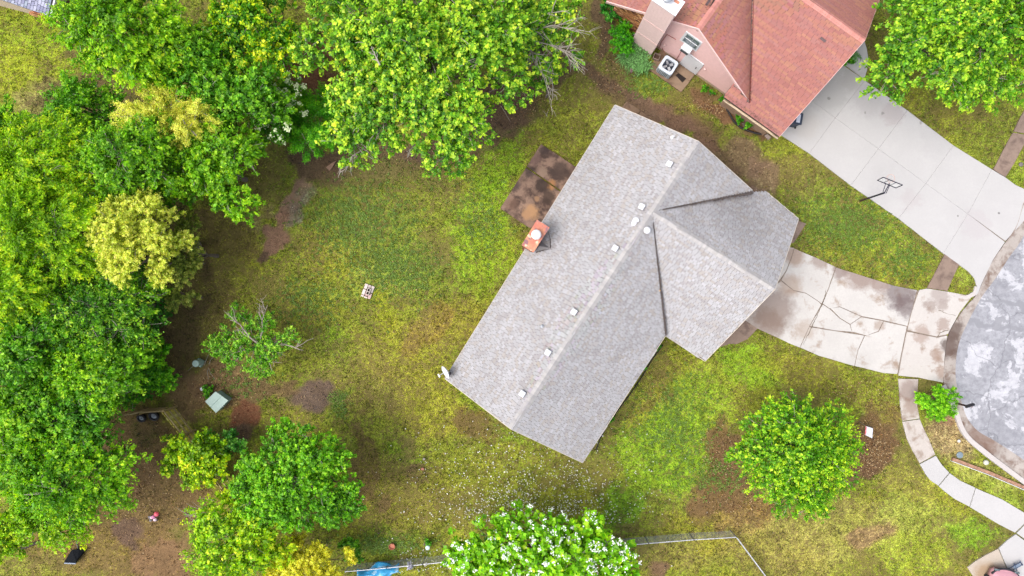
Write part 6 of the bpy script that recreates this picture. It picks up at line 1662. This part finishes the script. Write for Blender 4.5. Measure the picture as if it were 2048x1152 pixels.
# flat stone near the lawn
G().prism([P(652, 335), P(666, 325), P(672, 322), P(668, 330), P(660, 342)], -.02, .06).build("flat_stone", simple("buff_stone", S((150, 118, 98)), .9), None, "flat buff stone slab on the soil under the huge maple's left edge", "stone")
for x, y, r_, c, lab in [(845, 938, .12, (190, 130, 110), "small reddish stone in the bare spot of the lower lawn"), (848, 918, .10, (176, 168, 160), "small grey stone above the bare spot of the lower lawn"), (1538, 480, .05, (90, 80, 70), "x")][:2]:
    rock(P(x, y, .03), r_, c, lab)

# narrow bed edging along the front wall of the grey house
pts = [P(x, y, .05) for x, y in ((1326, 690), (1305, 718), (1285, 752), (1262, 786), (1240, 815), (1215, 850), (1200, 878), (1192, 900))]
G().tube(pts, .035, 5).build("bed_edging", simple("black_edging_plastic", S((44, 38, 34)), .7), None, "thin black edging strip along the front wall of the grey house", "edging")

# parked car at the lower right corner
car = empty("parked_car", P(2020, 1215), "dusty pink car of which only the nose shows at the bottom right corner", "car")
M_CAR = simple("dusty_pink_car_paint", S((206, 150, 160)), .3, var=.03, spec=.6); M_TRIMB = simple("black_car_trim", S((38, 38, 46)), .5)
fx = P(2016, 1142, .75); yaw = R(-8)
Mc = Matrix.Translation((fx.x, fx.y - .0, 0)) @ Matrix.Rotation(yaw, 4, 'Z')
# sections along the length, y going back (negative)
secs = [(0.0, .62, .35, .55), (-.12, .80, .30, .66), (-.4, .87, .28, .76), (-1.1, .90, .26, .88), (-1.5, .90, .26, .94), (-3.9, .9, .26, .98), (-4.4, .84, .3, .92), (-4.5, .78, .4, .8)]
vs = []; m_ = 10
for y, hw, zl, zh in secs:
    ring = [(-hw, zl), (-hw - .0, (zl + zh) / 2), (-hw * .98, zh - .1), (-hw * .85, zh - .02), (-hw * .4, zh), (hw * .4, zh), (hw * .85, zh - .02), (hw * .98, zh - .1), (hw, (zl + zh) / 2), (hw, zl)]
    vs += [Mc @ Vector((x, y, z)) for x, z in ring]
fs = [(i * m_ + j, i * m_ + (j + 1) % m_, (i + 1) * m_ + (j + 1) % m_, (i + 1) * m_ + j) for i in range(len(secs) - 1) for j in range(m_)] + [tuple(range(m_)), tuple(range(len(vs) - 1, len(vs) - m_ - 1, -1))]
G().add(vs, fs).build("body", M_CAR, car, smooth=True)
cs = [(-1.25, .72, .9), (-1.95, .64, 1.4), (-3.1, .62, 1.42), (-3.9, .68, .98)]
vs = []
for y, hw, z in cs: vs += [Mc @ Vector((x, y, zz)) for x, zz in ((-hw * 1.1, .9), (-hw, z), (hw, z), (hw * 1.1, .9))]
G().add(vs, [(4 * i + j, 4 * i + j + 1, 4 * i + j + 5, 4 * i + j + 4) for i in range(3) for j in range(3)]).build("windows", M_GLASS, car)
G().add([Mc @ Vector((x, y, z)) for x, y, z in ((-.6, -1.98, 1.43), (.6, -1.98, 1.43), (.6, -3.08, 1.45), (-.6, -3.08, 1.45))], [(0, 1, 2, 3)]).build("car_roof", M_CAR, car)
G().tube([Mc @ Vector((x, y, .6)) for x, y in ((-.86, -.35), (-.6, -.06), (-.3, .03), (0, .06), (.3, .03), (.6, -.06), (.86, -.35))], .07, 6).build("bumper", M_TRIMB, car)
for s_ in (-1, 1):
    G().box((s_ * .62, -.04, .66), (.3, .1, .14), M=Mc, bev=.02).build("headlight", M_GLASS, car)
    for y in (-.85, -3.6): G().lathe([(.32, -.1), (.34, 0), (.32, .1)], Mc @ Vector((s_ * .82, y, .33)), 18, Mc.to_3x3().to_4x4() @ Matrix.Rotation(R(90), 4, 'Y')).build("wheel", M_TYRE, car)
# folded chair frame beside the car's nose
fcn = empty("folding_chair", P(2036, 1128), "folded dark metal chair lying in front of the pink car", "chair")
for a_, b_ in (((2018, 1137), (2042, 1124)), ((2022, 1142), (2046, 1128)), ((2028, 1126), (2034, 1142)), ((2040, 1122), (2045, 1131)), ((2016, 1136), (2024, 1142))):
    G().tube([P(*a_, .3), P(*b_, .3)], .03, 5).build("frame_tube", simple("dark_blue_tube", S((54, 66, 92)), .4), fcn)
G().add([P(2026, 1133, .32), P(2040, 1127, .32), P(2043, 1132, .32), P(2030, 1139, .32)], [(0, 1, 2, 3)]).build("seat_fabric", simple("grey_blue_fabric", S((124, 140, 160)), .9), fcn)
